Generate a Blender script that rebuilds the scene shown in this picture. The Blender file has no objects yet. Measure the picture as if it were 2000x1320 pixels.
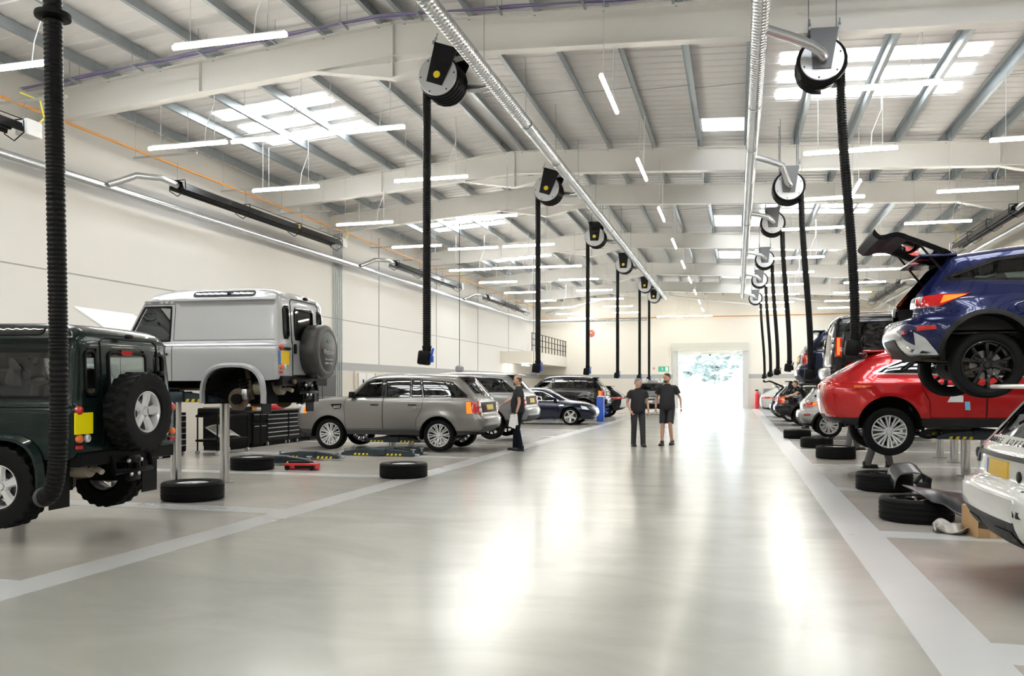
import bpy, bmesh, math, random
import numpy as np
from mathutils import Vector, Matrix, geometry

random.seed(7)
SC = bpy.context.scene
COL = SC.collection
PI = math.pi

# ---------------------------------------------------------------- camera, world, exposure
F, HY, VPX = 1640.0, 756.0, 1438.6          # focal length in pixels of the 2000 x 1320 frame, horizon row, aisle vanishing column
PSI = math.atan2(VPX - 1000.0, F)
cam_d = bpy.data.cameras.new('camera')
cam = bpy.data.objects.new('camera', cam_d)
COL.objects.link(cam)
cam.location = (0, 0, 1.5)
cam.rotation_euler = (PI / 2, 0, PSI)
cam_d.sensor_width = 36.0
cam_d.lens = 36.0 * F / 2000.0
cam_d.shift_y = (HY - 660.0) / 2000.0
cam_d.clip_start = 0.05
cam_d.clip_end = 400
SC.camera = cam

world = bpy.data.worlds.new('World')
SC.world = world
world.use_nodes = True
bg = world.node_tree.nodes['Background']
bg.inputs[0].default_value = (0.86, 0.93, 1.0, 1)
bg.inputs[1].default_value = 6.0

TUBE_E = 30.0
SKY_E = 7.5
SC.view_settings.view_transform = 'Standard'
SC.view_settings.look = 'None'
SC.view_settings.gamma = 1.0
SC.view_settings.use_curve_mapping = False
SC.view_settings.exposure = 1.1
SC.cycles.max_bounces = 5
SC.cycles.diffuse_bounces = 3
SC.cycles.glossy_bounces = 3
SC.cycles.use_light_tree = False
SC.cycles.use_adaptive_sampling = True
SC.cycles.adaptive_threshold = 0.05
SC.cycles.adaptive_min_samples = 12
SC.cycles.transmission_bounces = 4
SC.cycles.transparent_max_bounces = 10
SC.cycles.caustics_reflective = False
SC.cycles.caustics_refractive = False
SC.cycles.sample_clamp_indirect = 6.0
SC.cycles.blur_glossy = 1.0
SC.cycles.use_denoising = True

# ---------------------------------------------------------------- materials
MATS = {}
def mat(name, col, rough=0.5, metal=0.0, coat=0.0, var=0.0, scale=8.0, bump=0.0, spec=0.5, emit=None, es=0.0, trans=0.0):
    if name in MATS:
        return MATS[name]
    m = bpy.data.materials.new(name)
    m.use_nodes = True
    nt = m.node_tree
    b = nt.nodes['Principled BSDF']
    b.inputs['Base Color'].default_value = (*col, 1)
    b.inputs['Roughness'].default_value = rough
    b.inputs['Metallic'].default_value = metal
    b.inputs['Specular IOR Level'].default_value = spec
    if coat:
        b.inputs['Coat Weight'].default_value = coat
        b.inputs['Coat Roughness'].default_value = 0.04
    if emit:
        b.inputs['Emission Color'].default_value = (*emit, 1)
        b.inputs['Emission Strength'].default_value = es
    if var or bump:
        tc = nt.nodes.new('ShaderNodeTexCoord')
        n = nt.nodes.new('ShaderNodeTexNoise')
        n.inputs['Scale'].default_value = scale
        n.inputs['Detail'].default_value = 4
        nt.links.new(tc.outputs['Object'], n.inputs['Vector'])
        if var:
            mx = nt.nodes.new('ShaderNodeMix'); mx.data_type = 'RGBA'
            mx.inputs[6].default_value = (*[c * (1 - var) for c in col], 1)
            mx.inputs[7].default_value = (*[min(1, c * (1 + var)) for c in col], 1)
            nt.links.new(n.outputs['Fac'], mx.inputs[0])
            nt.links.new(mx.outputs[2], b.inputs['Base Color'])
        if bump:
            bp = nt.nodes.new('ShaderNodeBump')
            bp.inputs['Strength'].default_value = bump
            bp.inputs['Distance'].default_value = 0.01
            nt.links.new(n.outputs['Fac'], bp.inputs['Height'])
            nt.links.new(bp.outputs['Normal'], b.inputs['Normal'])
    MATS[name] = m
    return m

def glass_mat(name, tint, gloss=0.12):
    if name in MATS:
        return MATS[name]
    m = bpy.data.materials.new(name); m.use_nodes = True
    nt = m.node_tree
    for n in list(nt.nodes):
        nt.nodes.remove(n)
    out = nt.nodes.new('ShaderNodeOutputMaterial')
    tr = nt.nodes.new('ShaderNodeBsdfTransparent'); tr.inputs[0].default_value = (*tint, 1)
    gl = nt.nodes.new('ShaderNodeBsdfGlossy'); gl.inputs['Roughness'].default_value = 0.02
    gl.inputs['Color'].default_value = (1, 1, 1, 1)
    lw = nt.nodes.new('ShaderNodeFresnel'); lw.inputs['IOR'].default_value = 1.0 + gloss * 5
    mx = nt.nodes.new('ShaderNodeMixShader')
    nt.links.new(lw.outputs[0], mx.inputs[0])
    nt.links.new(tr.outputs[0], mx.inputs[1]); nt.links.new(gl.outputs[0], mx.inputs[2])
    nt.links.new(mx.outputs[0], out.inputs[0])
    MATS[name] = m
    return m

def emit_mat(name, col, e):
    return mat(name, col, 0.4, emit=col, es=e)

def floor_mat(name, c1, c2, rough):
    m = bpy.data.materials.new(name); m.use_nodes = True
    nt = m.node_tree; b = nt.nodes['Principled BSDF']
    tc = nt.nodes.new('ShaderNodeTexCoord')
    mp = nt.nodes.new('ShaderNodeMapping'); mp.inputs['Scale'].default_value = (0.45, 0.9, 1)
    n1 = nt.nodes.new('ShaderNodeTexNoise'); n1.inputs['Scale'].default_value = 1.1; n1.inputs['Detail'].default_value = 7; n1.inputs['Roughness'].default_value = 0.62
    n1.inputs['Distortion'].default_value = 0.8
    n2 = nt.nodes.new('ShaderNodeTexNoise'); n2.inputs['Scale'].default_value = 42; n2.inputs['Detail'].default_value = 3
    cr = nt.nodes.new('ShaderNodeValToRGB')
    cr.color_ramp.elements[0].position = 0.32; cr.color_ramp.elements[0].color = (*c1, 1)
    cr.color_ramp.elements[1].position = 0.68; cr.color_ramp.elements[1].color = (*c2, 1)
    nt.links.new(tc.outputs['Object'], mp.inputs[0]); nt.links.new(mp.outputs[0], n1.inputs[0]); nt.links.new(tc.outputs['Object'], n2.inputs[0])
    nt.links.new(n1.outputs['Fac'], cr.inputs[0]); nt.links.new(cr.outputs[0], b.inputs['Base Color'])
    mr = nt.nodes.new('ShaderNodeMapRange'); mr.inputs[3].default_value = rough * 0.92; mr.inputs[4].default_value = rough * 1.1
    nt.links.new(n1.outputs['Fac'], mr.inputs[0]); nt.links.new(mr.outputs[0], b.inputs['Roughness'])
    bp = nt.nodes.new('ShaderNodeBump'); bp.inputs['Strength'].default_value = 0.06; bp.inputs['Distance'].default_value = 0.004
    nt.links.new(n2.outputs['Fac'], bp.inputs['Height']); nt.links.new(bp.outputs['Normal'], b.inputs['Normal'])
    b.inputs['Specular IOR Level'].default_value = 0.40
    b.inputs['Coat Weight'].default_value = 0.05
    b.inputs['Coat Roughness'].default_value = 0.10
    MATS[name] = m
    return m

def paint(name, col, metal=0.25, rough=0.32, coat=0.75):
    m = mat(name, col, rough, metal, coat=coat, var=0.01, scale=200, spec=0.2)
    return m

M_floor = floor_mat('aisle_epoxy', (0.315, 0.31, 0.28), (0.395, 0.387, 0.352), 0.235)
M_bay = floor_mat('bay_epoxy', (0.36, 0.335, 0.305), (0.45, 0.42, 0.38), 0.23)
M_stripe = floor_mat('stripe_epoxy', (0.50, 0.505, 0.50), (0.54, 0.545, 0.54), 0.28)
M_wall = mat('wall_cream', (0.83, 0.785, 0.70), 0.75, var=0.02, scale=0.6)
M_wallw = mat('wall_white', (0.86, 0.838, 0.795), 0.7, var=0.015, scale=0.7)
M_band = mat('wall_band_grey', (0.42, 0.42, 0.42), 0.6, var=0.03)
M_dado = mat('wall_dado', (0.70, 0.655, 0.585), 0.7, var=0.03, scale=2)
M_roof = mat('roof_liner_white', (0.78, 0.762, 0.75), 0.45, var=0.02, scale=1.5)
M_steelw = mat('steel_white_paint', (0.83, 0.815, 0.785), 0.5, var=0.015, scale=2)
M_galv = mat('galvanised', (0.33, 0.37, 0.39), 0.36, 0.5, var=0.12, scale=9)
M_galvl = mat('duct_galvanised', (0.66, 0.68, 0.69), 0.27, 0.8, var=0.08, scale=14)
M_chrome = mat('chrome', (0.85, 0.85, 0.86), 0.10, 1.0)
M_alum = mat('aluminium', (0.72, 0.73, 0.75), 0.28, 0.9, var=0.05, scale=20)
M_rim = mat('alloy_silver', (0.74, 0.75, 0.76), 0.28, 0.45, coat=0.4)
M_rimblk = mat('alloy_black', (0.006, 0.006, 0.006), 0.25, 0.0, coat=0.3, spec=0.3)
M_tyre = mat('tyre_rubber', (0.0075, 0.0075, 0.00795), 0.62, var=0.2, scale=30, bump=0.15, spec=0.14)
M_rub = mat('black_rubber', (0.007, 0.007, 0.00742), 0.5, var=0.15, scale=20, spec=0.14)
M_hose = mat('hose_black', (0.008, 0.008, 0.00848), 0.38, var=0.15, scale=25, spec=0.14)
M_blk = mat('black_plastic', (0.007, 0.007, 0.00742), 0.45, var=0.12, scale=30, spec=0.14)
M_gry = mat('grey_plastic', (0.026, 0.026, 0.027), 0.5, var=0.1, scale=30, spec=0.2)
M_mblk = mat('metal_black', (0.006, 0.006, 0.00636), 0.35, 0.3, var=0.1, scale=10, spec=0.14)
M_under = mat('underbody_dark', (0.008, 0.008, 0.00848), 0.8, var=0.4, scale=14, spec=0.14)
M_rust = mat('underbody_brown', (0.13, 0.095, 0.065), 0.8, 0.1, var=0.4, scale=18)
M_steel = mat('steel_polished', (0.62, 0.62, 0.63), 0.18, 1.0, var=0.05, scale=6)
M_lift = mat('lift_grey_blue', (0.030, 0.045, 0.055), 0.42, 0.2, var=0.08)
M_red = mat('red_enamel', (0.62, 0.015, 0.02), 0.35, coat=0.4)
M_redl = mat('lamp_red', (0.55, 0.008, 0.01), 0.12, coat=1.0)
M_orl = mat('lamp_amber', (0.80, 0.16, 0.008), 0.15, coat=1.0)
M_ambg = emit_mat('lamp_amber_lit', (1.0, 0.13, 0.002), 0.8)
M_redg = emit_mat('lamp_red_lit', (1.0, 0.03, 0.01), 0.8)
M_clr = mat('lamp_clear', (0.72, 0.73, 0.74), 0.08, 0.3, coat=1.0)
M_yel = mat('hazard_yellow', (0.85, 0.66, 0.02), 0.45)
M_plate = mat('plate_yellow', (0.93, 0.62, 0.02), 0.4)
M_plateb = mat('plate_band_blue', (0.05, 0.22, 0.75), 0.4)
M_white = mat('white_plastic', (0.82, 0.82, 0.82), 0.45)
M_paper = mat('paper_white', (0.86, 0.86, 0.85), 0.8)
M_blue = mat('blue_plastic', (0.02, 0.10, 0.55), 0.4)
M_org = mat('gas_pipe_orange', (0.80, 0.36, 0.09), 0.35)
M_purp = mat('cable_purple', (0.19, 0.13, 0.36), 0.5)
M_card = mat('cardboard', (0.52, 0.33, 0.16), 0.8, var=0.08)
M_gls = glass_mat('glass_clear', (0.80, 0.86, 0.84), 0.11)
M_glsd = glass_mat('glass_privacy', (0.035, 0.04, 0.045), 0.14)
M_glsm = glass_mat('glass_tinted', (0.30, 0.36, 0.36), 0.13)
M_int = mat('interior_dark', (0.03, 0.029, 0.031), 0.7)
M_intl = mat('interior_beige', (0.42, 0.38, 0.32), 0.7)
M_tube = emit_mat('light_tube', (1.0, 0.965, 0.86), TUBE_E)
M_sky = emit_mat('rooflight_panel', (0.93, 0.97, 1.0), SKY_E)
M_skyc = emit_mat('rooflight_panel_soft', (0.93, 0.97, 1.0), SKY_E * 0.2)
M_cord = mat('suspension_wire', (0.62, 0.62, 0.62), 0.5)
M_skin = mat('skin', (0.58, 0.33, 0.235), 0.55, var=0.05, scale=20)
M_navy = mat('trousers_navy', (0.008, 0.011, 0.017), 0.85, spec=0.12, var=0.15, scale=20)
M_char = mat('polo_charcoal', (0.034, 0.033, 0.036), 0.85, spec=0.15, var=0.12, scale=20)
M_trg = mat('trousers_grey', (0.028, 0.028, 0.030), 0.85, var=0.12, scale=20)
M_hairg = mat('hair_grey', (0.24, 0.22, 0.20), 0.8, var=0.2, scale=50)
M_hairb = mat('hair_brown', (0.07, 0.045, 0.03), 0.8, var=0.2, scale=50)
M_shoe = mat('shoe_black', (0.015, 0.015, 0.015), 0.5)

# ---------------------------------------------------------------- helpers
def link(o, parent=None):
    COL.objects.link(o)
    if parent is not None:
        o.parent = parent
    return o

class MB:
    """collects vertices and faces of one mesh"""
    def __init__(s):
        s.v = []; s.f = []
    def add(s, vs, fs, M=None):
        b = len(s.v)
        if M is not None:
            vs = [M @ Vector(p) for p in vs]
        s.v.extend([tuple(p) for p in vs])
        s.f.extend([tuple(i + b for i in q) for q in fs])
        return s
    def box(s, x0, y0, z0, x1, y1, z1, M=None):
        vs = [(x0, y0, z0), (x1, y0, z0), (x1, y1, z0), (x0, y1, z0), (x0, y0, z1), (x1, y0, z1), (x1, y1, z1), (x0, y1, z1)]
        return s.add(vs, [(3, 2, 1, 0), (4, 5, 6, 7), (0, 1, 5, 4), (1, 2, 6, 5), (2, 3, 7, 6), (3, 0, 4, 7)], M)
    def cbox(s, c, sz, M=None):
        return s.box(c[0] - sz[0] / 2, c[1] - sz[1] / 2, c[2] - sz[2] / 2, c[0] + sz[0] / 2, c[1] + sz[1] / 2, c[2] + sz[2] / 2, M)
    def rbox(s, c, sz, b, M=None):
        """chamfered box"""
        bm = bmesh.new()
        bmesh.ops.create_cube(bm, size=1.0)
        for v in bm.verts:
            v.co = Vector((c[0] + v.co.x * sz[0], c[1] + v.co.y * sz[1], c[2] + v.co.z * sz[2]))
        bmesh.ops.bevel(bm, geom=bm.edges[:], offset=b, segments=2, affect='EDGES', profile=0.5)
        bm.verts.index_update()
        s.add([v.co.copy() for v in bm.verts], [[v.index for v in f.verts] for f in bm.faces], M)
        bm.free()
        return s
    def tube(s, path, r, n=8, caps=True, M=None):
        path = [Vector(p) for p in path]
        k = len(path)
        rs = r if isinstance(r, (list, tuple)) else [r] * k
        vs = []; fs = []
        t0 = (path[1] - path[0]).normalized()
        up = Vector((0, 0, 1)) if abs(t0.z) < 0.9 else Vector((1, 0, 0))
        a = t0.cross(up).normalized()
        for i, p in enumerate(path):
            t = (path[min(i + 1, k - 1)] - path[max(i - 1, 0)])
            t = t.normalized() if t.length > 1e-9 else t0
            a = (a - t * a.dot(t))
            a = a.normalized() if a.length > 1e-6 else t.orthogonal().normalized()
            b = t.cross(a)
            for j in range(n):
                an = 2 * PI * j / n
                vs.append(p + (a * math.cos(an) + b * math.sin(an)) * rs[i])
        for i in range(k - 1):
            for j in range(n):
                fs.append((i * n + j, i * n + (j + 1) % n, (i + 1) * n + (j + 1) % n, (i + 1) * n + j))
        if caps:
            fs.append(tuple(range(n - 1, -1, -1))); fs.append(tuple((k - 1) * n + j for j in range(n)))
        return s.add(vs, fs, M)
    def cyl(s, p0, p1, r, n=16, r2=None, M=None):
        return s.tube([p0, p1], [r, r if r2 is None else r2], n, True, M)
    def lathe(s, prof, n=32, M=None, rmod=None):
        """profile of (radius, y) turned round the Y axis"""
        vs = []; fs = []
        k = len(prof)
        for i, (r, y) in enumerate(prof):
            for j in range(n):
                a = 2 * PI * j / n
                rr = r + (rmod(i, j) if rmod else 0)
                vs.append((rr * math.cos(a), y, rr * math.sin(a)))
        for i in range(k - 1):
            for j in range(n):
                fs.append((i * n + j, i * n + (j + 1) % n, (i + 1) * n + (j + 1) % n, (i + 1) * n + j))
        return s.add(vs, fs, M)
    def prism(s, poly, d0, d1, plane='xz', M=None):
        n = len(poly)
        def P(p, d):
            return (p[0], d, p[1]) if plane == 'xz' else ((d, p[0], p[1]) if plane == 'yz' else (p[0], p[1], d))
        vs = [P(p, d0) for p in poly] + [P(p, d1) for p in poly]
        tri = geometry.tessellate_polygon([[Vector((p[0], p[1], 0)) for p in poly]])
        fs = [tuple(t) for t in tri] + [tuple(i + n for i in reversed(t)) for t in tri]
        fs += [(i, (i + 1) % n, (i + 1) % n + n, i + n) for i in range(n)]
        return s.add(vs, fs, M)
    def loft(s, rings, n=20, M=None):
        """rings of (centre, half depth along x, half width along y)"""
        vs = []; fs = []
        for c, a, b in rings:
            for j in range(n):
                t = 2 * PI * j / n
                vs.append((c[0] + a * math.cos(t), c[1] + b * math.sin(t), c[2]))
        for i in range(len(rings) - 1):
            for j in range(n):
                fs.append((i * n + j, i * n + (j + 1) % n, (i + 1) * n + (j + 1) % n, (i + 1) * n + j))
        fs += [tuple(range(n)), tuple((len(rings) - 1) * n + j for j in range(n))]
        return s.add(vs, fs, M)
    def build(s, name, m, parent=None, smooth=False, ang=40, fix=True):
        me = bpy.data.meshes.new(name)
        me.from_pydata(s.v, [], s.f)
        if fix:
            bm = bmesh.new(); bm.from_mesh(me)
            bmesh.ops.recalc_face_normals(bm, faces=bm.faces[:])
            bm.to_mesh(me); bm.free()
        me.materials.append(m)
        if smooth:
            me.shade_smooth()
            if ang:
                me.set_sharp_from_angle(angle=math.radians(ang))
        return link(bpy.data.objects.new(name, me), parent)

def thing(name, label, cat, loc=(0, 0, 0), rz=0.0, group=None):
    o = bpy.data.objects.new(name, None)
    o.empty_display_size = 0.2
    COL.objects.link(o)
    o.location = loc; o.rotation_euler = (0, 0, rz)
    return tag(o, label, cat, group)

def tag(o, label, cat, group=None):
    o['label'] = label; o['category'] = cat
    if group:
        o['group'] = group
    return o

def struct(o):
    o['kind'] = 'structure'
    return o

def copy_tree(src, parent=None, loc=None, rz=None, label=None):
    c = src.copy()
    COL.objects.link(c)
    if parent is not None:
        c.parent = parent
    if loc is not None:
        c.location = loc
    if rz is not None:
        c.rotation_euler = (0, 0, rz)
    if label:
        c['label'] = label
    for ch in list(src.children):
        copy_tree(ch, c)
    return c

def bake(o):
    """evaluated mesh of an object, worked out in a small scratch scene that is removed again"""
    sc = bpy.data.scenes.new('scratch')
    sc.collection.objects.link(o)
    vl = sc.view_layers[0]
    vl.update()
    me = bpy.data.meshes.new_from_object(o.evaluated_get(vl.depsgraph))
    bpy.data.objects.remove(o)
    bpy.data.scenes.remove(sc)
    return me

def text_obj(name, txt, size, m, parent, M, ext=0.002, align='CENTER', sx=1.0, shear=0.0):
    cu = bpy.data.curves.new(name, 'FONT')
    cu.body = txt; cu.size = size; cu.extrude = ext; cu.align_x = align; cu.align_y = 'CENTER'; cu.shear = shear
    cu.resolution_u = 2
    o = bpy.data.objects.new(name, cu)
    me = bake(o)
    me.materials.clear(); me.materials.append(m)
    me.transform(M @ Matrix.Diagonal((sx, 1, 1, 1)))
    return link(bpy.data.objects.new(name, me), parent)

def rrect(x0, y0, x1, y1, r, n=4):
    pts = []
    for cx, cy, a0 in ((x1 - r, y0 + r, -90), (x1 - r, y1 - r, 0), (x0 + r, y1 - r, 90), (x0 + r, y0 + r, 180)):
        for i in range(n + 1):
            a = math.radians(a0 + 90 * i / n)
            pts.append((cx + r * math.cos(a), cy + r * math.sin(a)))
    return pts

# ---------------------------------------------------------------- the setting
XL, XR, YB, Y0 = -14.15, 9.0, 61.0, -22.0
XA, ZA, PL, PR = -6.15, 8.50, 0.075, 0.05          # roof apex, height of the liner, left and right pitch
def roof_z(x):
    return ZA - (PL * (XA - x) if x < XA else PR * (x - XA))

# floor: aisle slab, bay slabs, painted stripes
m = MB(); m.box(-5.0, Y0, -0.2, 1.03, YB, 0.0)
floor = struct(m.build('floor', M_floor))
for (x0, x1) in ((XL - 0.2, -5.0), (1.03, XR + 0.2)):
    m = MB(); m.box(x0, Y0, -0.2, x1, YB, 0.0)
    struct(m.build('floor_bay', M_bay))
def stripe(x0, y0, x1, y1):
    m = MB(); m.box(x0, y0, 0.0, x1, y1, 0.0025)
    m.build('painted_stripe', M_stripe, floor)
stripe(-5.36, Y0, -4.98, YB - 0.5)
stripe(1.03, Y0, 1.44, YB - 0.5)
for k in range(-5, 13):
    y = 5.1 + 3.98 * k
    stripe(-12.2, y - 0.2, -5.36, y + 0.2)
    stripe(1.44, y - 0.02, 8.2, y + 0.38)

# walls
def wall_x(name, x, sgn):
    m = MB(); m.box(x, Y0, 0, x + sgn * 0.25, YB, roof_z(x) + 0.4)
    return struct(m.build(name, M_wallw if sgn < 0 else M_wall))
wl = wall_x('wall_left', XL, -1)
wr = wall_x('wall_right', XR, 1)
DX0, DX1, DH = -4.0, 0.4, 4.15                       # roller door opening in the far wall
m = MB()
m.box(XL - 0.25, YB, 0, DX0, YB + 0.3, 9.0); m.box(DX1, YB, 0, XR + 0.25, YB + 0.3, 9.0); m.box(DX0, YB, DH, DX1, YB + 0.3, 9.0)
wb = struct(m.build('wall_back', M_wall))
m = MB(); m.box(XL - 0.25, Y0 - 0.3, 0, XR + 0.25, Y0, 9.0)
struct(m.build('wall_front', M_wall))
# grey bands and beige dados, thin fillets on the wall faces
for x, s in ((XL, 1), (XR, -1)):
    a, b = sorted((x, x + s * 0.012))
    m = MB(); m.box(a, Y0, 2.12, b, YB, 2.42); m.build('wall_band', M_band, wl if s > 0 else wr)
    m = MB(); m.box(a, Y0, 0.0, b, YB, 2.12); m.build('wall_dado', M_dado, wl if s > 0 else wr)
for x0, x1 in ((XL, DX0 - 0.4), (DX1 + 0.4, XR)):
    m = MB(); m.box(x0, YB - 0.012, 2.12, x1, YB, 2.42); m.build('wall_band', M_band, wb)
    m = MB(); m.box(x0, YB - 0.012, 0.0, x1, YB, 2.12); m.build('wall_dado', M_dado, wb)
# joint lines of the lining boards on the left wall
m = MB(); m.box(XL, Y0, 3.985, XL + 0.006, YB, 4.015)
m.build('board_joint', M_band, wl)
for y in (31.8, 38.6, 45.4, 52.0):
    m = MB(); m.box(XL, y - 0.02, 2.42, XL + 0.02, y + 0.02, 7.6)
    m.build('board_joint', M_band, wl)

# roof liner sheet with pressed ribs, one mesh per slope
def roof_slope(x0, x1):
    xs = [x0, x1]
    ys = []
    y = Y0
    while y < YB:
        ys += [(y, 0), (y + 0.26, 0), (y + 0.285, -0.018), (y + 0.315, -0.018), (y + 0.34, 0)]
        y += 0.34
    m = MB(); vs = []; fs = []
    for (yy, dz) in ys:
        for x in xs:
            vs.append((x, min(yy, YB), roof_z(x) + dz))
    for i in range(len(ys) - 1):
        fs.append((2 * i, 2 * i + 1, 2 * i + 3, 2 * i + 2))
    m.add(vs, fs)
    # outer skin so that no sky leaks in
    b = len(m.v)
    m.add([(x0, Y0, roof_z(x0) + 0.15), (x1, Y0, roof_z(x1) + 0.15), (x1, YB, roof_z(x1) + 0.15), (x0, YB, roof_z(x0) + 0.15)], [(0, 1, 2, 3)])
    return struct(m.build('ceiling', M_roof, fix=False))
roof_l = roof_slope(XL - 0.2, XA)
roof_r = roof_slope(XA, XR + 0.2)
m = MB(); m.box(XA - 0.25, Y0, ZA - 0.035, XA + 0.25, YB, ZA - 0.025); m.build('ridge_flashing', M_roof, roof_l)

FRAMES = [-12.2, -3.3, 5.6, 14.5, 23.3, 27.5, 36.4, 45.4, 53.6]
# rooflights: three pressed translucent strips a bay on each slope, softer panels on the right of the ridge
def rooflight(x0, x1, y0, y1, m_, dz, k):
    m = MB(); vs = []
    for x, y in ((x0, y0), (x1, y0), (x1, y1), (x0, y1)):
        vs.append((x, y, roof_z(x) - dz))
    vs += [(p[0], p[1], p[2] - 0.004) for p in vs]
    m.add(vs, [(0, 1, 2, 3), (7, 6, 5, 4), (0, 4, 5, 1), (1, 5, 6, 2), (2, 6, 7, 3), (3, 7, 4, 0)])
    o = struct(m.build('window_%d' % k, m_))
    return o
k = 1
for yc in (18.9, 32.0, 40.9, 49.5, 57.3, 10.0, 1.1, -7.8, -16.5):  # last four bays are out of view, added for their light
    for j in (-1.07, 0.0, 1.07):
        rooflight(-12.1, -9.2, yc + j - 0.29, yc + j + 0.29, M_sky, 0.0185, k); k += 1
        rooflight(0.88, 4.62, yc + j - 0.29, yc + j + 0.29, M_sky, 0.0185, k); k += 1
for y0, y1 in ((21.6, 22.6), (24.6, 26.4), (33.8, 36.0), (42.8, 45.0), (51.0, 53.2)):
    for x0, x1 in ((-0.85, 0.18), (0.38, 1.4) if y0 > 24 else (-2.05, -1.2)):
        if x0 < -1.5:
            continue
        rooflight(x0, x1, y0, y1, M_skyc, 0.0185, k); k += 1

# portal frames: tapered rafters (I section) with an apex haunch, each one object
def rafter(y):
    r = bpy.data.objects.new('roof_beam', None); COL.objects.link(r); r.location = (0, y, 0); struct(r)
    zt = lambda x: roof_z(x) - 0.25
    D = 0.62
    for part, xa, xb in (('left', XL, XA), ('right', XA, XR)):
        m = MB()
        pts = [(xa, zt(xa)), (xb, zt(xb)), (xb, zt(xb) - D), (xa, zt(xa) - D)]
        m.prism(pts, -0.012, 0.012, 'xz')
        m.build('web', M_steelw, r)
        for off in (0.0, -D):
            m = MB()
            m.prism([(xa, zt(xa) + off), (xb, zt(xb) + off), (xb, zt(xb) + off - 0.022), (xa, zt(xa) + off - 0.022)], -0.11, 0.11, 'xz')
            m.build('flange', M_steelw, r)
    za = zt(XA)
    m = MB()
    m.prism([(XA - 1.6, zt(XA - 1.6) - D), (XA, za - D - 0.40), (XA + 1.6, zt(XA + 1.6) - D)], -0.012, 0.012, 'xz')
    m.build('apex_haunch', M_steelw, r)
    for s in (-1, 1):
        m = MB()
        e = (XA + s * 1.6, zt(XA + s * 1.6) - D); c = (XA, za - D - 0.40)
        m.prism([e, c, (c[0], c[1] - 0.02), (e[0], e[1] - 0.02)], -0.10, 0.10, 'xz')
        m.build('haunch_flange', M_steelw, r)
    m = MB(); m.box(XA - 0.022, -0.11, za - D - 0.40, XA + 0.022, 0.11, za); m.build('end_plate', M_steelw, r)
    # eaves haunch on the right
    m = MB()
    m.prism([(XR - 2.7, zt(XR - 2.7) - D), (XR, zt(XR) - D - 0.55), (XR, zt(XR) - D)], -0.012, 0.012, 'xz')
    m.build('eaves_haunch', M_steelw, r)
    m = MB()
    m.prism([(XR - 2.7, zt(XR - 2.7) - D), (XR, zt(XR) - D - 0.55), (XR, zt(XR) - D - 0.57), (XR - 2.7, zt(XR - 2.7) - D - 0.02)], -0.10, 0.10, 'xz')
    m.build('haunch_flange', M_steelw, r)
    for xs in (XL + 3.9, XR - 2.7):
        m = MB(); m.box(xs - 0.012, -0.105, zt(xs) - D, xs + 0.012, 0.105, zt(xs)); m.build('stiffener', M_steelw, r)
    return r
for y in FRAMES:
    rafter(y)

# Z purlins running down the hall
PUR = [-13.6, -12.4, -11.17, -9.95, -8.75, -7.56, -6.42, -5.90, -4.65, -3.43, -2.2, -0.96, 0.28, 1.5, 2.75, 3.95, 5.13, 6.15, 7.3, 8.4]
for x in PUR:
    z = roof_z(x) - 0.03
    m = MB(); h = 0.235; w = 0.085; t = 0.006
    pr = [(x - w, z), (x + t, z), (x + t, z - h + t), (x + w, z - h + t), (x + w, z - h + 0.025), (x + w - t, z - h + 0.025), (x + w - t, z - h + 2 * t), (x, z - h + 2 * t), (x, z - t), (x - w + t, z - t), (x - w + t, z - 0.025), (x - w, z - 0.025)]
    m.prism(pr, Y0 + 0.02, YB - 0.02, 'xz')
    p = struct(m.build('ceiling_purlin', M_galv))
    # bolted sleeve beyond each frame
    for fy in FRAMES:
        m = MB(); m.box(x - 0.012, fy - 0.45, z - h + 0.01, x + 0.016, fy + 0.45, z - 0.012)
        m.build('sleeve', M_galv, p)
        m = MB(); m.box(x - 0.05, fy - 0.02, z - h - 0.02, x - 0.004, fy + 0.02, z - 0.01); m.build('cleat', M_galv, p)
# anti-sag rods across the purlins
for yc in (18.9, 32.0, 40.9, 49.5):
    for a, b in zip(PUR[:-1], PUR[1:]):
        if b - a < 0.8:
            continue
        m = MB(); m.cyl((a, yc, roof_z(a) - 0.16), (b, yc, roof_z(b) - 0.08), 0.007, 5)
        struct(m.build('ceiling_tie_rod', M_galv))

# wall columns seen on the left wall (boxed in) and right
for y in FRAMES:
    m = MB(); m.box(XR - 0.30, y - 0.10, 0, XR, y + 0.10, roof_z(XR) - 0.2)
    struct(m.build('wall_column', M_steelw))

# bracing tubes in the end bay
for x0, y0, x1, y1 in ((-13.6, 60.6, -6.3, 53.9), (-6.0, 53.9, 1.4, 60.6), (8.4, 60.6, 1.6, 53.9)):
    m = MB(); m.cyl((x0, y0, roof_z(x0) - .95), (x1, y1, roof_z(x1) - .95), .057, 10)
    struct(m.build('ceiling_brace', M_steelw, None, True))

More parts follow.
